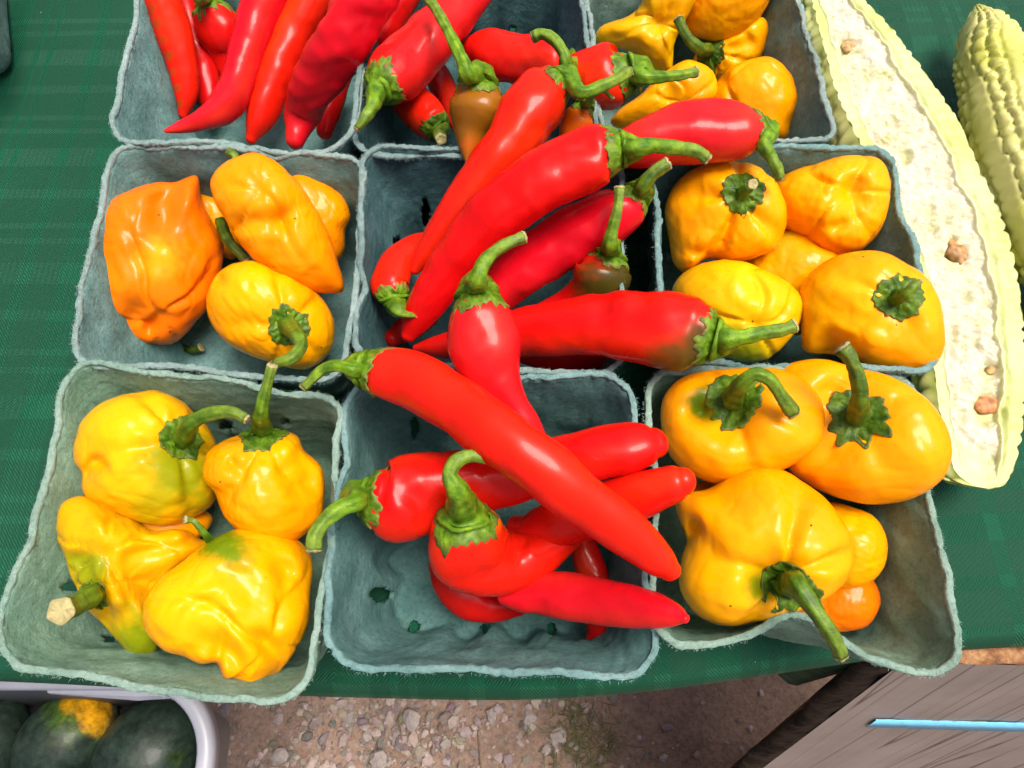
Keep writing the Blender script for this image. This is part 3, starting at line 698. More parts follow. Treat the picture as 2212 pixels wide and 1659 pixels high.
    for h in holes:                              # torn lips round the drain holes
        e_ = np.sqrt(((px - h[0]) / h[2]) ** 2 + ((py - h[1]) / h[3]) ** 2)
        V[:, 2] += .0016 * np.exp(-((e_ - 1.15) / .28) ** 2) * np.clip(.4 + sn(V, 160, seed + 21), 0, 1.4)
    hn = sn(V, 230, seed + 6) * .22
    for i in range(M - 1):
        for j in range(K):
            q = (i * K + j, (i + 1) * K + j, (i + 1) * K + (j + 1) % K, i * K + (j + 1) % K)
            x, y = px[q[0]] * .5 + px[q[2]] * .5, py[q[0]] * .5 + py[q[2]] * .5
            if any(((x - h[0]) / h[2]) ** 2 + ((y - h[1]) / h[3]) ** 2 < 1 + hn[q[0]] for h in holes) and i > 3: continue
            F_.append(q)
    F_.append(tuple((M - 1) * K + j for j in range(K)))
    base = np.array([*cen, 0])
    o = thing('pulp_basket', label, 'basket', base, 'moulded pulp baskets')
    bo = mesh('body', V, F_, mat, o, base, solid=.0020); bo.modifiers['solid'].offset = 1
    # the rim: a thicker lip with a torn, fuzzy edge
    rng = np.random.RandomState(seed + 9); top = V[:K]; rd_ = rad[:K]
    tn = np.roll(top, -1, 0) - np.roll(top, 1, 0); tn /= np.linalg.norm(tn, axis=1)[:, None]
    nrm2 = np.c_[tn[:, 1], -tn[:, 0], np.zeros(K)]
    ang = np.linspace(0, 2 * math.pi, 12, endpoint=False); RV = []
    th_ = 1 + .12 * sn(top, 40, seed + 12, 10) + .10 * sn(top, 260, seed + 13, 10)
    for i in range(K):
        for a in ang:
            RV.append(top[i] + nrm2[i] * (.0010 + .00125 * th_[i] * np.sign(math.cos(a)) * abs(math.cos(a)) ** .5) + np.array([0, 0, .0011 * np.sign(math.sin(a)) * abs(math.sin(a)) ** .6 * th_[i] + .0002]))
    RV = np.array(RV); RV += (.0003 * sn(RV, 330, seed + 14, 12) + .0002 * sn(RV, 700, seed + 15, 12))[:, None] * np.array([.7, .7, .7])
    RF = [(i * 12 + k, ((i + 1) % K) * 12 + k, ((i + 1) % K) * 12 + (k + 1) % 12, i * 12 + (k + 1) % 12) for i in range(K) for k in range(12)]
    RV = RV.tolist()
    for _ in range(1500):                         # loose paper fibres
        i = rng.randint(K); a = rng.uniform(-.4, 2.2); u = rng.rand()
        p = top[i] * (1 - u) + top[(i + 1) % K] * u + nrm2[i] * (.0010 + .0016 * math.cos(a)) + np.array([0, 0, .0011 * math.sin(a)])
        d_ = nrm2[i] * math.cos(a) + np.array([0, 0, math.sin(a)]) + tn[i] * rng.normal(0, .8) + rng.normal(0, .3, 3); d_ /= np.linalg.norm(d_)
        ln = rng.uniform(.0004, .0016); sdv = np.cross(d_, rng.normal(size=3)); sdv /= np.linalg.norm(sdv); n0 = len(RV)
        RV += [(p + sdv * .00012).tolist(), (p - sdv * .00012).tolist(), (p + d_ * ln).tolist()]; RF.append((n0, n0 + 1, n0 + 2))
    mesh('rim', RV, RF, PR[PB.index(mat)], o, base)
    return o
basket('pale pulp basket at the back left full of long red chilies', (240, 300), (757, 328), (815, -150), (335, -150), PB[3], seed=11)
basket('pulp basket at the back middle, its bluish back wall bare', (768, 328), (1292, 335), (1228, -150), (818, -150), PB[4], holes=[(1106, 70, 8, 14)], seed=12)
basket('grey pulp basket at the back right with five yellow peppers', (1312, 312), (1800, 304), (1688, -130), (1250, -140), PB[0], seed=13, rho=.12)
basket('grey pulp basket with orange habaneros at the middle left', (148, 786), (738, 818), (784, 346), (252, 310), PB[3], holes=[(698, 758, 14, 15)], seed=14)
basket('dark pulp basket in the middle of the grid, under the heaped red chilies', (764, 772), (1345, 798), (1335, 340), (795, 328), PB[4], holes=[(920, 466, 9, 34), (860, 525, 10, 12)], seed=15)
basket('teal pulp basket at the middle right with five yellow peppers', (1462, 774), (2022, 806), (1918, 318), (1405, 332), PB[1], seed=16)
basket('green pulp basket at the front left with yellow peppers', (-12, 1432), (655, 1512), (742, 856), (156, 792), PB[2], holes=[(160, 1268, 20, 12), (243, 1378, 15, 10), (383, 1402, 15, 7), (492, 924, 14, 11), (620, 914, 10, 9)], seed=17, rho=.22)
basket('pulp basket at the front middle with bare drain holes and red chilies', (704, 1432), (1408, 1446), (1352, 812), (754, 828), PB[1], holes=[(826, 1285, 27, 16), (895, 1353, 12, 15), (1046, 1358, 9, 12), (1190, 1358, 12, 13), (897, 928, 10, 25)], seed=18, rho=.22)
basket('pale green pulp basket at the front right with buckled front wall', (1424, 1386), (2070, 1448), (1965, 812), (1408, 806), PB[2], seed=19, bow=[(0, .0145, .45)], rho=.15)
basket('grey pulp basket corner at the far left top edge', (-658, -4), (-113, -4), (-133, -454), (-628, -454), PB[0], seed=20, rho=.22, flute=.0)

# ------------------------------------------------------------------ red chilies, back left basket
BRN = (.20, .075, .006); OLV = (.055, .045, .006); ORG = (.80, .16, .004)
G1 = 'red chilies in the back left basket'; G2 = 'red chilies heaped in the middle column'
chili('leftmost long red chili in the back left basket, brownish along one edge', [(315, -45, 6.6, 44), (345, 0, 6.2, 44), (376, 80, 5.2, 37), (392, 140, 4.4, 31), (402, 200, 3.6, 23), (396, 248, 3.0, 9)], col=ORED, seed=101, group=G1, blobs=[(325, 20, 16, BRN, .45), (338, 50, 15, BRN, .5), (350, 85, 14, BRN, .55), (362, 120, 13, BRN, .6), (374, 155, 12, BRN, .65), (381, 190, 11, BRN, .7), (386, 225, 10, BRN, .7)])
chili('slim dark red chili half hidden behind the leftmost one', [(395, -30, 4.5, 28), (418, 70, 3.6, 28), (440, 150, 3.0, 27), (452, 215, 2.4, 22), (455, 250, 2.0, 8)], col=DRED, seed=102, group=G1)
chili('red chili with its green calyx showing, behind the long back left chilies', [(462, 35, 4.6, 44), (480, 75, 4.0, 50), (492, 120, 3.2, 36), (500, 170, 2.6, 18)], [(450, 15, 5.5, 20), (432, -5, 6.5, 13), (415, -25, 7.0, 12)], 44, col=RED, seed=103, group=G1)
chili('crimson S-curved chili whose tip lies on the front rim, back left basket', [(590, -45, 6.8, 48), (572, 5, 6.4, 46), (538, 105, 5.6, 38), (514, 176, 5.2, 35), (482, 230, 5.4, 33), (432, 261, 6.2, 22), (390, 275, 6.9, 12), (358, 283, 7.3, 4)], col=CRIM, seed=104, group=G1)
chili('orange red chili between the crimson S-curve and the thick one', [(700, -50, 6.4, 42), (672, 0, 6.0, 42), (626, 90, 5.2, 37), (590, 180, 4.4, 38), (560, 255, 3.8, 30), (542, 300, 3.4, 12)], col=ORED, seed=105, group=G1)
chili('thick pinkish red chili at the right of the back left basket, blistered skin', [(815, -50, 9.6, 56), (785, 10, 9.0, 55), (735, 95, 7.8, 53), (690, 170, 6.2, 48), (655, 245, 4.4, 37), (638, 305, 3.9, 20)], col=CRIM, seed=106, group=G1, wob=1.8)
chili('dark red chili tip under the thick one, back left basket', [(735, 160, 2.6, 24), (715, 230, 2.4, 26), (702, 285, 2.0, 18)], col=DRED, seed=107, group=G1)
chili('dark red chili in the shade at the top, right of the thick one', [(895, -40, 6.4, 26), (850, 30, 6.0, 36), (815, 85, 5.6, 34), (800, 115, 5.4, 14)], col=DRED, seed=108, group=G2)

# ------------------------------------------------------------------ red chilies, back middle basket
chili('large red chili pointing its calyx down left over the basket corner', [(833, 180, 7.4, 50), (852, 162, 7.2, 60), (880, 136, 7.0, 61), (931, 84, 7.0, 58), (990, 18, 6.8, 50), (1040, -40, 6.4, 40)], [(818, 205, 8.0, 22), (806, 228, 8.0, 15), (790, 253, 8.0, 12), (770, 276, 7.8, 7)], 50, col=(.72, .010, .012), seed=110, group=G2)
chili('red chili with short calyx facing the front rim, below the large one', [(938, 268, 5.2, 36), (915, 246, 5.0, 45), (882, 212, 4.6, 42), (850, 180, 4.2, 26)], [(946, 282, 6.0, 18), (950, 292, 6.4, 14), (951, 300, 6.6, 12)], 34, col=ORED, seed=111, group=G2, dark=.7)
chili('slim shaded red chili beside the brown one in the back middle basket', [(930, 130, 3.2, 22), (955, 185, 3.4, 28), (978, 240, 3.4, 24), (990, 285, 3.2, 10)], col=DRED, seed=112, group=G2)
chili('brown unripe chili with a long straight green stem', [(1034, 205, 8.2, 50), (1033, 225, 8.0, 60), (1028, 255, 7.7, 58), (1019, 292, 7.4, 38), (1013, 330, 7.2, 20), (1011, 352, 7.1, 7)], [(1022, 193, 8.8, 30), (1010, 160, 9.6, 19), (1001, 135, 9.8, 15), (973, 77, 9.8, 12), (945, 28, 9.6, 11), (928, 0, 9.5, 11)], 52, col=(.30, .10, .006), seed=113, group=G2, blobs=[(1015, 320, 40, (.55, .10, .005), .6)], name='brown_chili_pepper')
chili('red chili lying left to right at the back with a stem hooked upward', [(1215, 142, 6.6, 38), (1190, 142, 6.5, 50), (1140, 136, 6.2, 53), (1080, 122, 6.0, 50), (1035, 112, 5.7, 38), (1005, 108, 5.4, 20)], [(1228, 150, 7.6, 22), (1224, 140, 8.2, 15), (1218, 118, 8.6, 12), (1198, 87, 8.8, 12), (1173, 73, 8.8, 12), (1155, 80, 8.6, 11)], 40, col=RED, seed=114, group=G2)
chili('orange red chili at the back whose stem points right over yellow peppers', [(1345, 164, 7.4, 48), (1322, 170, 7.2, 65), (1290, 168, 6.9, 62), (1245, 160, 6.6, 46), (1205, 155, 6.2, 24)], [(1362, 162, 8.0, 30), (1385, 166, 8.2, 19), (1420, 168, 8.2, 13), (1460, 164, 8.0, 11), (1502, 155, 7.8, 10)], 52, col=ORED, seed=115, group=G2, dents=[(1340, 135, 25, .15)])
chili('orange red chili sloping down left, its stem pointing right to the hooked calyxes', [(1196, 190, 9.0, 46), (1180, 204, 8.9, 60), (1150, 240, 8.8, 65), (1108, 300, 8.6, 58), (1050, 372, 8.0, 50), (985, 455, 7.2, 40), (930, 530, 6.4, 28), (895, 580, 5.8, 14)], [(1225, 205, 9.6, 26), (1255, 200, 9.8, 15), (1300, 186, 9.8, 13), (1335, 170, 9.8, 12), (1358, 157, 9.7, 12)], 46, col=ORED, seed=116, group=G2, wob=1.1)
chili('small orange chili wedged between the sloping red ones', [(1258, 240, 8.0, 26), (1250, 255, 7.8, 36), (1235, 285, 7.4, 30), (1220, 310, 7.0, 14)], [(1262, 232, 8.6, 16), (1268, 222, 9.0, 9), (1284, 205, 9.2, 5), (1305, 198, 9.2, 4), (1322, 210, 9.0, 4)], 28, col=(.80, .14, .004), seed=117, group=G2, name='orange_chili_pepper')
chili('long bright red chili on top of the heap, stem pointing right', [(1318, 328, 10.4, 52), (1296, 333, 10.3, 64), (1230, 360, 10.0, 67), (1150, 402, 9.6, 66), (1080, 456, 9.0, 62), (1010, 528, 8.0, 54), (950, 608, 6.8, 45), (906, 680, 5.8, 34), (882, 724, 5.3, 16)], [(1345, 326, 11.0, 30), (1370, 322, 11.2, 20), (1410, 315, 11.2, 16), (1460, 318, 11.0, 15), (1500, 328, 10.8, 13), (1524, 345, 10.6, 12)], 58, col=RED, seed=118, group=G2, dents=[(1120, 400, 40, .06), (1260, 310, 30, .05)])
chili('red chili lying across the rims at right, stem bent down to yellow peppers', [(1622, 285, 8.8, 46), (1600, 286, 8.8, 60), (1545, 286, 8.7, 67), (1470, 290, 8.7, 64), (1395, 308, 8.6, 52), (1325, 328, 8.4, 34)], [(1640, 296, 9.4, 24), (1652, 312, 9.4, 15), (1664, 335, 9.2, 13), (1674, 358, 9.0, 12), (1681, 384, 8.6, 10)], 48, col=(.74, .010, .016), seed=119, group=G2)
chili('red chili tucked beneath the longest one, short stem pointing up right', [(1362, 436, 7.8, 42), (1340, 455, 7.6, 56), (1275, 488, 7.0, 62), (1205, 530, 6.4, 61), (1135, 580, 5.8, 55), (1070, 640, 5.0, 45), (1010, 700, 4.4, 26)], [(1375, 418, 8.6, 26), (1388, 402, 9.0, 17), (1410, 378, 9.2, 15), (1438, 352, 9.4, 14)], 46, col=CRIM, seed=120, group=G2)
chili('olive topped chili with an upright green stem between the red ones', [(1309, 578, 6.6, 50), (1303, 596, 6.4, 62), (1280, 628, 5.8, 56), (1230, 655, 5.0, 34), (1170, 676, 4.4, 22), (1115, 698, 4.0, 11)], [(1314, 560, 7.6, 26), (1318, 530, 8.4, 17), (1325, 492, 9.0, 13), (1332, 457, 9.4, 11), (1336, 410, 9.8, 10)], 50, col=RED, seed=121, group=G2, blobs=[(1320, 612, 98, OLV, 1.0)])
chili('wide red chili with dark olive shoulder, lying left to right across the rims', [(1512, 726, 9.0, 62), (1490, 722, 8.9, 76), (1440, 714, 8.7, 80), (1375, 706, 8.3, 75), (1300, 702, 7.8, 68), (1220, 708, 7.2, 58), (1130, 720, 6.5, 50), (1030, 738, 5.8, 38), (950, 748, 5.2, 25), (900, 752, 4.8, 9)], [(1548, 730, 9.6, 34), (1570, 731, 9.8, 23), (1610, 728, 9.8, 17), (1660, 716, 9.8, 15), (1714, 703, 9.8, 14)], 62, col=RED, seed=122, group=G2, blobs=[(1530, 745, 74, (.10, .05, .008), 1.0), (1450, 800, 85, (.16, .055, .006), .9), (1505, 790, 60, (.07, .06, .008), .8), (1240, 780, 40, (.35, .02, .004), .6)], dents=[(1300, 665, 26, .12), (1390, 650, 26, .10)])
chili('short upright red chili in the centre with a curved stem', [(1034, 662, 10.0, 54), (1036, 682, 9.9, 66), (1042, 735, 9.6, 75), (1056, 790, 9.3, 69), (1082, 842, 9.0, 51), (1110, 880, 8.8, 38), (1142, 915, 8.6, 28), (1172, 945, 8.4, 10)], [(1033, 632, 11.0, 36), (1032, 605, 11.4, 21), (1043, 572, 11.6, 16), (1064, 545, 11.6, 14), (1095, 525, 11.5, 13), (1130, 514, 11.4, 13)], 62, col=(.70, .006, .012), seed=123, group=G2, dents=[(1030, 720, 30, .08), (1090, 800, 22, .09)])
chili('curled red chili at the left basket wall with its calyx pointing down', [(847, 632, 5.8, 34), (843, 612, 5.8, 38), (860, 570, 5.6, 37), (900, 537, 5.2, 32), (948, 518, 4.8, 22)], [(850, 652, 6.4, 24), (860, 668, 6.6, 17), (876, 680, 6.6, 9), (896, 684, 6.4, 4)], 36, col=ORED, seed=124, group=G2)
chili('dark red chili tip behind the tip of the longest chili', [(930, 680, 3.2, 24), (880, 708, 3.4, 30), (848, 730, 3.4, 18)], col=DRED, seed=125, group=G2)
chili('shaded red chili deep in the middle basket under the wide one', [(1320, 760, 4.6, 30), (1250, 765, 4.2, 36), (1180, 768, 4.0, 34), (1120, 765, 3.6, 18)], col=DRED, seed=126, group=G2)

# ------------------------------------------------------------------ red chilies, front middle basket
G3 = 'red chilies in the front middle basket'
chili('longest red chili slanting from upper left to lower right, calyx at left', [(808, 802, 8.9, 50), (826, 806, 8.9, 58), (896, 822, 9.1, 62), (966, 862, 9.6, 65), (1072, 937, 10.4, 66), (1177, 1014, 10.4, 66), (1280, 1092, 9.8, 61), (1370, 1162, 9.2, 51), (1425, 1210, 8.9, 38), (1448, 1232, 8.8, 24)], [(780, 806, 9.4, 30), (762, 798, 9.6, 17), (735, 791, 9.6, 13), (705, 797, 9.4, 12), (678, 813, 9.2, 11), (655, 832, 9.0, 10)], 54, col=(.82, .009, .004), seed=130, group=G3, wob=.8)
chili('red chili lying under the longest one, thick curved stem over the left rim', [(822, 1078, 7.0, 66), (846, 1080, 6.9, 88), (905, 1064, 6.7, 86), (980, 1046, 6.7, 73), (1080, 1030, 6.9, 62), (1180, 1010, 7.2, 58), (1280, 985, 7.8, 56), (1360, 968, 8.2, 53), (1398, 961, 8.3, 46), (1412, 958, 8.3, 34)], [(792, 1088, 8.2, 32), (770, 1085, 8.6, 22), (735, 1097, 8.9, 19), (702, 1122, 9.0, 17), (683, 1155, 9.0, 16), (681, 1188, 8.9, 16)], 66, col=RED, seed=131, group=G3, dents=[(860, 1030, 30, .12), (890, 1075, 26, .1)])
chili('red chili with a large green calyx facing up, front of the basket', [(1005, 1140, 7.6, 72), (1008, 1168, 7.0, 80), (1022, 1196, 6.2, 80), (1080, 1214, 5.6, 70), (1140, 1206, 5.4, 54), (1200, 1178, 5.4, 34), (1255, 1150, 5.4, 16)], [(1004, 1100, 9.6, 40), (988, 1062, 10.2, 24), (972, 1030, 10.5, 18), (985, 998, 10.6, 16), (1018, 981, 10.6, 15), (1062, 984, 10.5, 15)], 72, col=ORED, seed=132, group=G3, blobs=[(1075, 1105, 45, ORG, .8)], dents=[(1115, 1190, 26, .22), (1150, 1190, 26, -.1), (1130, 1170, 14, .2)])
chili('blunt red chili end sticking out right over the rim below the yellow peppers', [(1110, 1140, 4.6, 26), (1155, 1148, 5.0, 44), (1220, 1128, 5.8, 54), (1300, 1098, 6.8, 54), (1390, 1066, 8.0, 48), (1455, 1044, 8.8, 40), (1476, 1038, 9.0, 30)], col=RED, seed=133, group=G3, wob=.7)
chili('lowest red chili lying left to right with a nubbed tip', [(1085, 1285, 4.8, 20), (1130, 1286, 5.0, 36), (1177, 1283, 5.3, 44), (1282, 1294, 6.3, 48), (1388, 1311, 7.8, 41), (1450, 1325, 8.6, 27), (1480, 1336, 9.0, 10)], col=(.70, .006, .014), seed=134, group=G3, dents=[(1165, 1310, 18, .15), (1455, 1325, 12, .15)])
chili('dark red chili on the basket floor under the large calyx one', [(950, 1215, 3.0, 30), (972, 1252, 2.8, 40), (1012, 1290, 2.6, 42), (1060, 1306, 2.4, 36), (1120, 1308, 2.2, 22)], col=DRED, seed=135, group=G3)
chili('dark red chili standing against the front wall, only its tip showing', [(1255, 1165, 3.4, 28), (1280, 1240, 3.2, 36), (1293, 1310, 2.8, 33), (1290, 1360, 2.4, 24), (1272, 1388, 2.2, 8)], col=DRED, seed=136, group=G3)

# ------------------------------------------------------------------ yellow peppers, back right basket
Y1 = 'yellow peppers in the back right basket'; Y2 = 'yellow peppers in the middle right basket'; Y3 = 'yellow peppers in the front right basket'; Y4 = 'orange and yellow peppers in the middle left basket'; Y5 = 'yellow peppers in the front left basket'
bonnet('three-lobed lemon yellow pepper at the top, no stem showing', 4.6, [(1286, 78), (1300, 55), (1350, 38), (1382, 12), (1392, -40), (1470, -60), (1500, -20), (1485, 30), (1462, 80), (1460, 125), (1458, 150), (1425, 150), (1395, 125), (1370, 108), (1330, 98), (1300, 98)], LEM, pole=(1425, 50), seed=201, group=Y1, wr=.9, center=(1420, 55), dents=[(1415, 45, 30, .22)], blobs=[(1460, 10, 50, ORA, .5)])
bonnet('yellow pepper cut off by the top edge, right of the three-lobed one', 5.4, [(1480, 20), (1492, 55), (1530, 74), (1575, 80), (1625, 55), (1655, 15), (1666, -40), (1640, -90), (1560, -110), (1500, -80), (1478, -30)], YEL, seed=202, group=Y1)
bonnet('folded yellow pepper with a dark calyx and stem pointing up left', 3.4, [(1500, 130), (1530, 90), (1580, 72), (1625, 45), (1646, 55), (1650, 90), (1642, 125), (1610, 150), (1570, 165), (1530, 170)], YEL, cal=(1532, 112, 34), stem_pts=[(1528, 112, 5.0, 15), (1515, 108, 5.6, 13), (1495, 90, 6.2, 11), (1480, 68, 6.4, 10), (1467, 45, 6.4, 10)], dents=[(1600, 95, 22, .2)], seed=203, group=Y1, dark=.55, blobs=[(1510, 130, 45, DOR, .5)])
bonnet('orange yellow pepper under the red chili stem, back right basket', 4.6, [(1322, 262), (1345, 232), (1385, 205), (1425, 165), (1470, 138), (1500, 142), (1532, 160), (1544, 195), (1528, 222), (1470, 240), (1400, 268), (1350, 275)], ORA, pole=(1480, 220), seed=204, group=Y1, dents=[(1450, 205, 22, .16)])
bonnet('smooth orange pepper at the right wall of the back right basket', 4.0, [(1524, 230), (1535, 195), (1560, 160), (1600, 140), (1648, 134), (1685, 158), (1708, 190), (1722, 220), (1714, 262), (1705, 300), (1640, 315), (1570, 310), (1535, 280)], ORA, pole=(1560, 170), seed=205, group=Y1, wr=.7, dents=[(1540, 165, 20, .2)])
# middle right
bonnet('squat yellow pepper with a stubby green calyx, at the back left of the teal basket', 5.6, [(1436, 460), (1450, 405), (1500, 364), (1570, 350), (1640, 372), (1676, 420), (1692, 480), (1682, 530), (1640, 553), (1590, 568), (1530, 562), (1492, 592), (1460, 570), (1445, 510)], ORA, cal=(1605, 416, 46), stem_pts=[(1610, 410, 7.8, 14), (1618, 404, 8.2, 11), (1626, 398, 8.4, 10)], seed=206, group=Y2, la=.16, dents=[(1580, 490, 40, .12), (1500, 540, 26, .12)])
bonnet('dented yellow pepper without stem at the back right of the teal basket', 5.4, [(1670, 412), (1700, 375), (1760, 356), (1820, 344), (1878, 352), (1904, 400), (1902, 465), (1888, 508), (1842, 545), (1792, 548), (1735, 512), (1690, 485), (1674, 445)], ORA, pole=(1838, 415), seed=207, group=Y2, dents=[(1842, 405, 28, .22), (1815, 470, 20, .12), (1775, 430, 40, -.08)], wr=1.1)
bonnet('shaded yellow pepper in the middle between the four others, teal basket', 3.2, [(1600, 560), (1650, 520), (1700, 498), (1760, 520), (1802, 548), (1795, 610), (1760, 690), (1720, 725), (1680, 660), (1640, 600)], YEL, seed=208, group=Y2, blobs=[(1690, 530, 50, (.45, .33, .003), .7)])
bonnet('rounded yellow pepper above the olive shouldered chili, teal basket', 4.8, [(1454, 625), (1488, 582), (1550, 562), (1605, 566), (1655, 592), (1705, 628), (1722, 660), (1716, 702), (1690, 742), (1650, 775), (1590, 775), (1530, 755), (1475, 700)], LEM, pole=(1630, 700), seed=209, group=Y2, wr=.8, blobs=[(1610, 755, 60, (.30, .30, .004), .9), (1500, 640, 40, ORA, .5)], dents=[(1640, 610, 20, .1)])
bonnet('broad yellow pepper with calyx at its right, front right of the teal basket', 6.4, [(1736, 632), (1760, 582), (1815, 552), (1880, 545), (1938, 568), (1985, 610), (2006, 655), (2018, 720), (2010, 772), (1985, 797), (1940, 806), (1890, 797), (1850, 775), (1795, 770), (1752, 762), (1742, 700)], YEL, cal=(1940, 642, 50), stem_pts=[(1945, 645, 8.6, 16), (1955, 637, 9.0, 13), (1970, 622, 9.3, 10), (1984, 611, 9.4, 6)], seed=210, group=Y2, la=.05, dents=[(1800, 745, 30, .2), (1860, 655, 55, .10), (1935, 720, 40, .1)], wr=.8)
# front right
bonnet('squat yellow pepper with a stem bent over to the right, front right basket', 7.0, [(1430, 902), (1440, 850), (1480, 812), (1560, 794), (1640, 794), (1705, 808), (1750, 850), (1766, 905), (1752, 960), (1705, 1000), (1645, 1030), (1560, 1046), (1500, 1025), (1450, 980)], ORA, cal=(1590, 862, 62), stem_pts=[(1595, 852, 9.2, 26), (1600, 830, 10.0, 17), (1630, 809, 10.5, 15), (1665, 824, 10.4, 14), (1690, 858, 10.0, 14), (1710, 886, 9.6, 16)], seed=211, group=Y3, la=.05, dents=[(1560, 880, 80, .24), (1500, 880, 24, .2)], blobs=[(1520, 875, 52, (.08, .14, .003), 1.0), (1560, 900, 55, (.50, .36, .003), .7)], wr=.6, thick=.75)
bonnet('squat orange yellow pepper with an upright stem, overhanging the right rim', 6.8, [(1692, 800), (1730, 776), (1790, 770), (1850, 790), (1920, 815), (1980, 860), (2015, 920), (2021, 980), (2002, 1030), (1950, 1070), (1880, 1086), (1820, 1080), (1750, 1052), (1705, 1010), (1700, 940), (1695, 870)], ORA, cal=(1848, 898, 64), stem_pts=[(1852, 905, 9.0, 26), (1857, 868, 10.0, 19), (1853, 822, 10.8, 16), (1838, 778, 11.2, 15), (1822, 755, 11.3, 16)], seed=212, group=Y3, la=.05, dents=[(1870, 900, 90, .2), (1800, 1000, 40, .10), (1790, 850, 25, .14)], wr=.7, thick=.78, dark=.62, ragged=.2)
bonnet('large yellow pepper at the front right whose stem hangs over the front rim', 6.6, [(1468, 1255), (1476, 1205), (1490, 1165), (1478, 1120), (1470, 1085), (1490, 1062), (1540, 1058), (1590, 1032), (1650, 1015), (1712, 1026), (1770, 1070), (1810, 1130), (1830, 1190), (1812, 1242), (1770, 1282), (1720, 1312), (1650, 1332), (1580, 1346), (1520, 1332), (1484, 1302)], YEL, cal=(1702, 1252, 58), stem_pts=[(1706, 1236, 9.2, 30), (1722, 1258, 9.4, 23), (1745, 1292, 9.6, 20), (1775, 1342, 9.6, 18), (1803, 1390, 9.4, 16), (1816, 1414, 9.2, 14)], seed=213, group=Y3, la=.14, dents=[(1690, 1265, 55, .24), (1505, 1150, 22, .2), (1640, 1275, 30, .15)], blobs=[(1640, 1265, 46, (.20, .22, .004), .95)], wr=.85, tilt=(.25, -.75, .35), dark=.7)
bonnet('yellow pepper lobe squeezed behind the large one, front right basket', 4.4, [(1760, 1130), (1800, 1085), (1850, 1095), (1890, 1120), (1906, 1170), (1892, 1222), (1850, 1258), (1800, 1268), (1750, 1240), (1740, 1180)], YEL, seed=214, group=Y3, wr=1.0, dents=[(1800, 1180, 24, .15)])
bonnet('orange pepper at the bottom of the front right basket, under the hanging stem', 3.0, [(1690, 1320), (1740, 1270), (1800, 1240), (1860, 1238), (1884, 1262), (1886, 1305), (1862, 1345), (1820, 1360), (1750, 1358)], DOR, seed=215, group=Y3, wr=1.1)
bonnet('orange pepper peeking out at the left under the bent stem one, front right basket', 4.0, [(1468, 1085), (1500, 1045), (1560, 1040), (1600, 1070), (1580, 1130), (1520, 1160), (1478, 1150)], DOR, seed=216, group=Y3, wr=.6)
# ------------------------------------------------------------------ middle left
bonnet('deep orange pointed pepper at the left of the middle left basket', 4.4, [(221, 592), (235, 505), (268, 442), (330, 408), (395, 396), (428, 380), (437, 388), (436, 430), (455, 480), (478, 530), (467, 600), (442, 660), (402, 712), (370, 742), (340, 747), (300, 740), (262, 716), (230, 680), (222, 640)], DOR, pole=(345, 700), seed=221, group=Y4, name='orange_pepper', wr=1.25, dents=[(350, 480, 45, .2), (300, 690, 30, .14), (340, 730, 18, .16), (405, 560, 40, .1), (300, 560, 40, .08)], blobs=[(350, 560, 60, (.80, .34, .004), .8), (260, 680, 60, (.80, .17, .004), .7)], thick=.75)
bonnet('orange tapering pepper lying on top, its point at the lower right', 6.0, [(472, 402), (498, 366), (555, 340), (600, 352), (642, 392), (682, 450), (708, 510), (722, 560), (737, 625), (728, 640), (700, 639), (650, 628), (590, 590), (540, 545), (505, 490), (480, 445)], (.90, .265, .0005), pole=(560, 400), seed=222, group=Y4, name='orange_pepper', wr=1.1, dents=[(540, 480, 24, .16), (610, 470, 30, .2), (590, 540, 26, .12)], stem_pts=[(516, 365, 7.4, 12), (512, 350, 7.6, 11), (506, 338, 7.7, 9), (500, 328, 7.7, 9)], thick=.72)
bonnet('yellow orange pepper behind the tapering one, at the right basket wall', 4.0, [(640, 380), (690, 383), (738, 418), (756, 465), (742, 500), (738, 540), (718, 565), (670, 540), (630, 460)], (.90, .29, .0005), seed=223, group=Y4, name='orange_pepper', wr=.8)
bonnet('round yellow pepper with a curled green stem, middle left basket', 4.0, [(459, 652), (478, 602), (510, 575), (560, 568), (620, 590), (680, 630), (712, 682), (712, 740), (684, 785), (640, 799), (580, 784), (510, 752), (470, 712)], YEL, cal=(622, 704, 44), stem_pts=[(622, 708, 6.6, 22), (640, 722, 7.4, 16), (652, 748, 7.8, 14), (632, 775, 8.0, 13), (606, 783, 8.0, 11), (590, 786, 7.9, 8)], seed=224, group=Y4, la=.10, dents=[(480, 600, 20, .15)])
bonnet('yellow pepper mostly hidden between the two big orange ones', 2.6, [(420, 440), (440, 412), (480, 415), (510, 450), (520, 520), (490, 560), (440, 520)], ORA, seed=225, group=Y4, stem_pts=[(476, 478, 4.8, 12), (486, 505, 5.0, 12), (505, 535, 5.0, 11), (535, 565, 4.8, 10)], wr=.6, dark=.5)
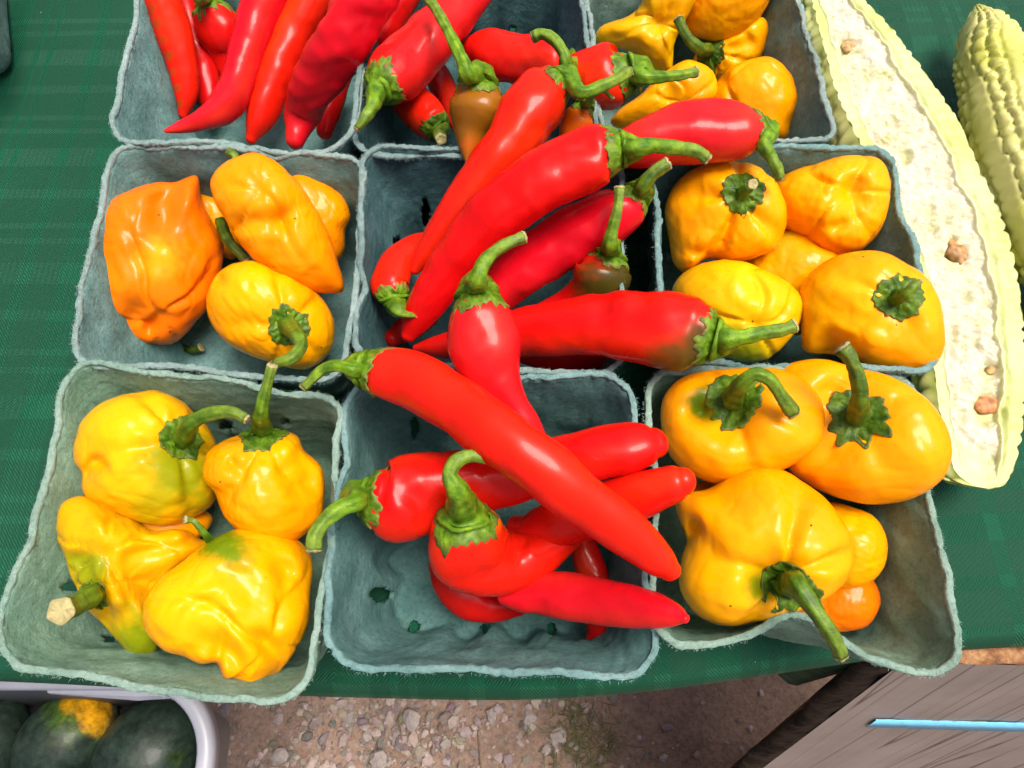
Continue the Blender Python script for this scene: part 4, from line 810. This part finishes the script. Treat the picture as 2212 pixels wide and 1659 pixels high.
# ------------------------------------------------------------------ front left
bonnet('yellow pepper with greenish cheek and stem arching right, front left basket', 4.8, [(182, 962), (200, 905), (242, 864), (310, 844), (362, 856), (412, 892), (452, 950), (463, 1010), (456, 1080), (420, 1116), (370, 1134), (310, 1126), (240, 1096), (206, 1062), (198, 1020), (184, 1000)], LEM, cal=(388, 948, 48), stem_pts=[(385, 946, 7.2, 24), (412, 918, 8.0, 17), (452, 893, 8.6, 15), (498, 888, 8.9, 13), (532, 906, 8.8, 9)], seed=231, group=Y5, la=.10, blobs=[(385, 1020, 105, (.25, .26, .003), .95), (330, 1100, 60, (.42, .34, .003), .7), (210, 1010, 40, ORA, .5)], dents=[(205, 1020, 20, .16)])
bonnet('orange yellow pepper with a tall straight stem, at the right of the front left basket', 5.0, [(446, 1010), (458, 972), (508, 938), (570, 924), (632, 936), (652, 972), (692, 1010), (701, 1060), (690, 1122), (650, 1162), (600, 1173), (540, 1152), (492, 1112), (470, 1062), (450, 1040)], ORA, cal=(567, 938, 50), stem_pts=[(564, 925, 7.2, 24), (565, 895, 8.0, 16), (568, 862, 8.6, 13), (577, 826, 9.0, 11), (590, 790, 9.3, 10)], seed=232, group=Y5, la=.12, dents=[(650, 1030, 30, .18), (500, 1000, 26, .14)], tilt=(0, .8, .35))
bonnet('crumpled greenish yellow pepper with a thick cut stem, front left basket', 4.2, [(127, 1118), (134, 1090), (168, 1076), (218, 1094), (264, 1115), (310, 1146), (352, 1143), (380, 1143), (405, 1164), (436, 1172), (408, 1206), (369, 1238), (348, 1280), (338, 1329), (345, 1364), (358, 1390), (338, 1410), (310, 1410), (278, 1382), (246, 1350), (205, 1310), (176, 1259), (151, 1199), (134, 1164)], (.66, .37, .002), cal=(208, 1282, 30), stem_pts=[(207, 1280, 5.8, 26), (192, 1292, 6.6, 23), (165, 1305, 7.4, 22), (130, 1321, 8.2, 25)], pole=(225, 1190), seed=233, group=Y5, center=(258, 1230), la=.08, dents=[(320, 1200, 30, .18), (330, 1255, 34, .2), (175, 1215, 42, .26), (225, 1150, 30, -.12), (250, 1290, 26, -.14), (215, 1330, 30, .2), (375, 1160, 24, -.1)], blobs=[(300, 1385, 90, (.22, .26, .004), .95), (190, 1230, 55, (.24, .26, .004), .9), (390, 1170, 50, ORA, .9)], wr=1.1, tilt=(-.7, -.3, .4))
bonnet('largest yellow pepper with a green blotch, at the front of the front left basket', 4.8, [(334, 1322), (338, 1287), (359, 1252), (380, 1231), (422, 1188), (468, 1157), (520, 1141), (570, 1143), (626, 1167), (654, 1195), (665, 1234), (660, 1287), (664, 1330), (655, 1372), (633, 1420), (605, 1446), (580, 1453), (560, 1467), (535, 1457), (503, 1453), (489, 1421), (457, 1423), (422, 1407), (380, 1393), (345, 1357)], YEL, pole=(585, 1400), seed=234, group=Y5, dents=[(480, 1400, 30, .2), (500, 1260, 35, .08), (600, 1240, 26, .16), (580, 1400, 26, .14), (440, 1340, 30, .1)], blobs=[(492, 1190, 62, (.14, .21, .003), 1.0)], stem_pts=[(460, 1178, 5.4, 10), (447, 1158, 6.0, 8), (432, 1140, 6.4, 7), (418, 1126, 6.6, 6), (402, 1122, 6.7, 8)], wr=1.0)
bonnet('orange yellow pepper showing behind the crumpled one, front left basket', 2.8, [(270, 1110), (330, 1100), (400, 1095), (446, 1112), (440, 1145), (400, 1180), (330, 1190), (280, 1160)], ORA, seed=235, group=Y5, wr=.7)

# ------------------------------------------------------------------ bitter melons
m, ns, ls, b = newmat('bitter_melon_flesh')
ca_ = N(ns, 'Attribute', attribute_name='Col'); pm = N(ns, 'Attribute', attribute_name='Pm')
vo = N(ns, 'TexVoronoi', feature='SMOOTH_F1'); vo.inputs['Scale'].default_value = 210; vo.inputs['Smoothness'].default_value = .4
ge = N(ns, 'NewGeometry'); nw = noise(ns, ls, 120, 5, .6); wa = N(ns, 'MixRGB', blend_type='LINEAR_LIGHT'); wa.inputs[0].default_value = .012
ls.new(ge.outputs['Position'], wa.inputs[1]); ls.new(nw.outputs['Color'], wa.inputs[2]); ls.new(wa.outputs[0], vo.inputs['Vector'])
nf = noise(ns, ls, 90, 9, .72); nff = noise(ns, ls, 700, 6, .75)
sm = N(ns, 'Math', operation='MULTIPLY_ADD'); ls.new(nff.outputs[0], sm.inputs[0]); sm.inputs[1].default_value = .55; ls.new(nf.outputs[0], sm.inputs[2])
hl = ramp(ns, ls, sm.outputs[0], [(.58, (.50, .50, .18)), (.70, (.68, .63, .42)), (.92, (.78, .74, .62))])
mp_ = N(ns, 'MixRGB'); ls.new(pm.outputs['Fac'], mp_.inputs[0]); ls.new(ca_.outputs['Color'], mp_.inputs[1]); ls.new(hl.outputs[0], mp_.inputs[2])
ls.new(mp_.outputs[0], b.inputs['Base Color'])
hv = N(ns, 'Math', operation='MULTIPLY_ADD'); ls.new(vo.outputs['Distance'], hv.inputs[0]); hv.inputs[1].default_value = -.35; ls.new(sm.outputs[0], hv.inputs[2])
hm = N(ns, 'Math', operation='MULTIPLY'); ls.new(hv.outputs[0], hm.inputs[0])
pk = N(ns, 'MapRange'); ls.new(pm.outputs['Fac'], pk.inputs[0]); pk.inputs[3].default_value = .25; pk.inputs[4].default_value = 1; ls.new(pk.outputs[0], hm.inputs[1])
bump(ns, ls, b, hm.outputs[0], .75, .003)
b.inputs['Roughness'].default_value = .3; b.inputs['Subsurface Weight'].default_value = .4; b.inputs['Subsurface Radius'].default_value = (1, .9, .4); b.inputs['Subsurface Scale'].default_value = .004
FLESH = m
def halfmelon():
    ZC = .030
    Lp = [(1748, -40), (1756, 10), (1784, 115), (1806, 195), (1843, 280), (1892, 370), (1945, 520), (1990, 640), (2018, 800), (2036, 930), (2060, 1010), (2092, 1043), (2126, 1057)]
    Rp = [(1830, -60), (1868, 0), (1925, 60), (2000, 160), (2066, 255), (2112, 355), (2160, 460), (2196, 590), (2212, 740), (2213, 860), (2204, 950), (2178, 1035), (2134, 1058)]
    n = 480
    Lw = crom(np.array([P(x, y, ZC) for x, y in Lp]), n); Rw = crom(np.array([P(x, y, ZC) for x, y in Rp]), n)
    tt = np.linspace(0, 1, n); base = np.array([*((Lw + Rw) / 2)[n // 2][:2], 0])
    o = thing('bitter_melon', 'halved pale bitter melon with its white pith and seeds facing up', 'bitter melon', base, 'pale bitter melons at the right')
    mid = (Lw + Rw) / 2; hw = np.linalg.norm(Rw - Lw, axis=1) / 2; ac = (Rw - Lw) / (2 * hw[:, None])
    s = np.r_[0, np.cumsum(np.linalg.norm(np.diff(mid, axis=0), axis=1))]
    def scal(sg):
        q = np.c_[s, s * 0 + sg, s * 0]; w_ = s + .0035 * sn(q, 30, 81 + int(sg * 10)) + .0012 * sn(q, 110, 83)
        bumps = np.sqrt(np.abs(np.sin(w_ / .0094 * math.pi + sg))); amp = .0018 * np.clip(.75 + .55 * sn(q, 22, 84 + int(sg * 10)), .1, 1.4)
        return 1 + (bumps - .7) * amp / np.maximum(hw, .006) * np.clip(hw / .012, 0, 1)
    sl_, sr_ = scal(.4), scal(1.7); K = 90; HV = []
    for i in range(n):
        for k in range(K):
            a = math.pi * k / (K - 1); x = -math.cos(a); sc_ = sl_[i] if x < 0 else sr_[i]
            bul = 1 + (.42 if x < 0 else .10) * math.sin(a) ** .8 * abs(x)
            HV.append(mid[i] + ac[i] * hw[i] * x * (1 + (sc_ - 1) * abs(x)) * bul - np.array([0, 0, 1]) * min(ZC - .001, hw[i] * 1.05) * math.sin(a) ** .9)
    HV = np.array(HV); C = np.repeat(mid - np.array([0, 0, .008]), K, axis=0); dr = HV - C; dr /= np.linalg.norm(dr, axis=1)[:, None]
    A = np.tile(np.linspace(0, math.pi, K), n); S_ = np.repeat(s, K); inw = np.clip(np.sin(A) * 3, 0, 1)
    Aw = A + .10 * sn(HV, 40, 85); row = np.floor(Aw * 8 / math.pi)
    wart = np.abs(np.sin(Aw * 8)) * np.abs(np.sin((S_ + .002 * sn(HV, 60, 86)) / .0085 * math.pi + 1.7 * row))
    HV = HV + dr * ((.0030 * np.sqrt(wart) + .0010 * sn(HV, 60, 5)) * inw)[:, None]
    k = np.clip(.7 - .8 * np.sqrt(wart) + .35 * sn(HV, 25, 6), 0, 1)[:, None]
    cl = np.array([.42, .48, .08]) * k + np.array([.56, .58, .22]) * (1 - k)
    mesh('rind', HV, [(i * K + q, i * K + q + 1, (i + 1) * K + q + 1, (i + 1) * K + q) for i in range(n - 1) for q in range(K - 1)], MELON, o, base, cl)
    M = 121; FV = []
    for i in range(n):
        for k in range(M):
            x = -1 + 2 * k / (M - 1); sc_ = sl_[i] if x < 0 else sr_[i]; FV.append(mid[i] + ac[i] * hw[i] * x * (1 + (sc_ - 1) * abs(x) ** 4))
    FV = np.array(FV); xx = np.tile(np.linspace(-1, 1, M), n) + .05 * sn(FV, 35, 35) + .02 * sn(FV, 120, 36); en = np.clip(np.repeat(np.minimum(1, (1 - tt) * 9), M), 0, 1)
    lb, rb = -.72, .50; ew = np.clip(en * 3 - .9, 0, 1)                      # the pith lies between these
    pi_ = np.clip((xx - lb) / .05, 0, 1) * np.clip((rb - xx) / .05, 0, 1) * ew
    nz = sn(FV, 80, 31, 10); nz2 = sn(FV, 210, 32, 12); fib = np.clip(1 - 3 * np.abs(sn(FV, 120, 33, 10)), 0, 1)
    rimw = (np.clip(1 - np.abs(xx - rb) / .035, 0, 1) + np.clip(1 - np.abs(xx - lb) / .035, 0, 1)) * ew
    FV[:, 2] += -pi_ * (.0010 + .0016 * np.clip(nz, 0, 1) - .0008 * fib - .0006 * nz2) + .0010 * rimw + (1 - pi_) * .0004 * sn(FV, 140, 34, 10) - .0012 * np.clip(1 - np.abs(xx - rb - .10) / .08, 0, 1) * ew
    pits = [(1832, 100, 24), (1960, 330, 20), (2066, 545, 36), (2140, 800, 26), (2136, 882, 44)]
    soft = [(2010, 450, 18), (2090, 640, 18), (2060, 730, 14), (2150, 715, 18), (2100, 610, 14), (1905, 200, 24), (2120, 980, 28), (1870, 150, 14), (1930, 260, 15), (2000, 520, 15), (2045, 480, 13), (2110, 740, 14), (2085, 840, 15), (1985, 400, 12), (2130, 660, 13), (2075, 905, 18)]
    px, py = proj(FV); pw = np.zeros(len(FV)); px = px + 5 * sn(FV, 120, 37); py = py + 5 * sn(FV, 120, 38)
    for q_, (x, y, r_) in enumerate(pits + soft):
        k = np.exp(-(((px - x) ** 2 + .55 * (py - y) ** 2) / (r_ * .7) ** 2) ** 1.6); hard = q_ < len(pits)
        FV[:, 2] -= (.0048 if hard else .0016) * k; pw = np.maximum(pw, k * (1 if hard else .55))
    gr_ = np.clip(.5 + .5 * sn(FV, 18, 39), 0, 1)[:, None]
    col = np.array([.46, .52, .15]) * gr_ + np.array([.58, .60, .30]) * (1 - gr_)
    col = col * (1 - .85 * np.clip(rimw, 0, 1)[:, None]) + np.array([.68, .65, .52]) * .85 * np.clip(rimw, 0, 1)[:, None]
    col = col * (1 - .6 * pw[:, None]) + np.array([.60, .58, .20]) * .6 * pw[:, None]
    fo = mesh('cut_face', FV, [(i * M + q_, i * M + q_ + 1, (i + 1) * M + q_ + 1, (i + 1) * M + q_) for i in range(n - 1) for q_ in range(M - 1)], FLESH, o, base, np.clip(col, 0, 1))
    at = fo.data.attributes.new('Pm', 'FLOAT', 'POINT'); at.data.foreach_set('value', np.clip(pi_ * (1 - .75 * pw) * (1 - np.clip(rimw, 0, 1)), 0, 1))
    for i, (x, y, rx, ry, c, an_) in enumerate([(1831, 100, 14, 20, (.52, .34, .15), -.5), (2067, 545, 21, 31, (.50, .27, .10), .5), (2132, 876, 32, 19, (.66, .28, .11), .15), (2142, 800, 12, 10, (.66, .42, .16), .2), (1942, 306, 8, 12, (.66, .52, .14), .4)]):
        p = P(x, y, ZC - .0045); s_ = depth(p) / F; v2, f2 = subdiv(ICO2, ICO2F); v2, f2 = subdiv(v2, f2)
        w_ = v2 * np.array([rx, ry, min(rx, ry) * .6]) * s_; w_ *= (1 + .10 * sn(w_, 130, i) + .05 * sn(w_, 300, i + 5))[:, None]
        ca, sa = math.cos(an_), math.sin(an_); w_ = w_ @ np.array([[ca, sa, 0], [-sa, ca, 0], [0, 0, 1]]) + p
        kk = np.clip(.75 + .35 * sn(w_, 300, i + 9), .4, 1.2)[:, None]
        mesh('seed', w_, f2, PITH, o, base, np.clip(np.array(c) * kk, 0, 1))
halfmelon()
def wholemelon():
    B = pts3([(2112, 14, 2.6, 5), (2117, 36, 2.7, 21), (2129, 80, 2.8, 47), (2149, 160, 2.9, 66), (2190, 300, 3.0, 76), (2252, 470, 3.0, 76), (2316, 620, 2.9, 66), (2356, 710, 2.8, 44), (2376, 755, 2.7, 16)])
    n, K = 300, 150; c = crom(B, n); V, T = tube(c[:, :3], np.clip(c[:, 3], .001, 1), K)
    C = np.repeat(c[:, :3], K, axis=0); dr = V - C; dr /= np.linalg.norm(dr, axis=1)[:, None]
    A = np.tile(np.linspace(0, 2 * math.pi, K, endpoint=False), n); s = np.repeat(np.r_[0, np.cumsum(np.linalg.norm(np.diff(c[:, :3], axis=0), axis=1))], K)
    Aw = A + .13 * sn(V, 28, 51) + .05 * sn(V, 70, 55); ridge = np.clip(np.cos(5 * Aw), 0, 1) ** .7          # five smooth ridges, warts between
    row = np.floor(Aw * 20 / 6.283); w1 = np.abs(np.sin(Aw * 10)); w2 = np.abs(np.sin((s + .0022 * sn(V, 60, 56)) / (.0074 + .0016 * np.sin(row * 2.1)) * math.pi + row * 1.3))
    wart = np.sqrt(w1 * w2); end = np.repeat(np.clip(c[:, 3] / .012, .2, 1), K)
    V = V + dr * (end * (.0016 * ridge + (1 - ridge) * .0030 * wart - .0006 + .0006 * sn(V, 50, 52)))[:, None]
    k = np.clip(.35 * (1 - ridge) * (1 - wart) + .25 + .3 * sn(V, 20, 53), 0, 1)[:, None]
    cl = np.array([.56, .54, .20]) * (1 - k) + np.array([.42, .43, .035]) * k; base = np.array([*c[n // 2, :2], 0])
    o = thing('bitter_melon', 'whole warty pale yellow bitter melon at the right photo edge', 'bitter melon', base, 'pale bitter melons at the right')
    mesh('body', V, tube_faces(n, K), MELON, o, base, np.clip(cl, 0, 1))
    e = pts3([(2196, 120, 4.2, 8), (2204, 128, 4.6, 9), (2214, 140, 4.8, 6)]); v, _ = tube(crom(e, 12)[:, :3], crom(e, 12)[:, 3], 10)
    v += (.0007 * sn(v, 400, 3))[:, None]; mesh('withered_flower', v, tube_faces(12, 10), CUT, o, base, np.tile([.30, .14, .05], (len(v), 1)))
wholemelon()

# ------------------------------------------------------------------ small bits: twigs, weeds, a loose stem
m, ns, ls, b = newmat('dry_twig'); n1 = noise(ns, ls, 300, 5); r1 = ramp(ns, ls, n1.outputs[0], [(.3, (.10, .06, .035)), (.7, (.24, .16, .10))]); ls.new(r1.outputs[0], b.inputs['Base Color']); b.inputs['Roughness'].default_value = .9; TWIG = m
for lab, pp in (('thin dry twig on the dirt, left of centre at the bottom edge', [(862, 1556), (866, 1580), (868, 1600)]), ('thin dry twig upright on the dirt at the bottom centre', [(1032, 1585), (1036, 1620), (1040, 1665)]), ('thin dry twig crossing the pale dirt, right of the weeds', [(1195, 1620), (1199, 1645), (1196, 1670)])):
    c = crom(np.array([P(x, y, GZ + .006) for x, y in pp]), 16); v, _ = tube(c, np.full(16, .0011), 7); v[:, 2] += .0012 * sn(v, 60, len(lab))
    bs = c[8]; tag(mesh('twig', v - bs, tube_faces(16, 7), TWIG), lab, 'twig', 'twigs on the dirt').location = bs
m, ns, ls, b = newmat('dry_weed'); n1 = noise(ns, ls, 60, 3); r1 = ramp(ns, ls, n1.outputs[0], [(.3, (.06, .065, .018)), (.7, (.16, .14, .05))]); ls.new(r1.outputs[0], b.inputs['Base Color']); b.inputs['Roughness'].default_value = .8; WEED = m
rng = np.random.RandomState(17); wv_, wf_ = [], []
for i in range(260):
    q = P(1255 + rng.normal(0, 38), 1590 + rng.normal(0, 38), GZ); a = rng.uniform(0, 6.283); ln = rng.uniform(.008, .034); hh = rng.uniform(.002, .012)
    d_ = np.array([math.cos(a), math.sin(a), 0]); sd_ = np.array([-d_[1], d_[0], 0]) * .0006; q[2] += .004; n0 = len(wv_)
    m1 = q + d_ * ln * .5 + np.array([0, 0, hh]) + sd_ * rng.normal(0, 4); e1 = q + d_ * ln + np.array([0, 0, hh * .5]) + sd_ * rng.normal(0, 8)
    wv_ += [q - sd_, q + sd_, m1 - sd_, m1 + sd_, e1]; wf_ += [(n0, n0 + 1, n0 + 3, n0 + 2), (n0 + 2, n0 + 3, n0 + 4)]
bs = P(1255, 1590, GZ); o = mesh('dry_weeds', np.array(wv_) - bs, wf_, WEED); o.location = bs
tag(o, 'patch of dry olive weeds on the dirt below the cloth', 'weeds')
tw = thing('loose_stem', 'loose dark green stem on the floor of the middle left basket', 'stem', P(395, 750, .5 / 100))
stem(tw, np.array(tw.location), pts3([(360, 742, .6, 8), (385, 750, .7, 8), (410, 754, .7, 8), (432, 752, .7, 9)]), 77, .35)
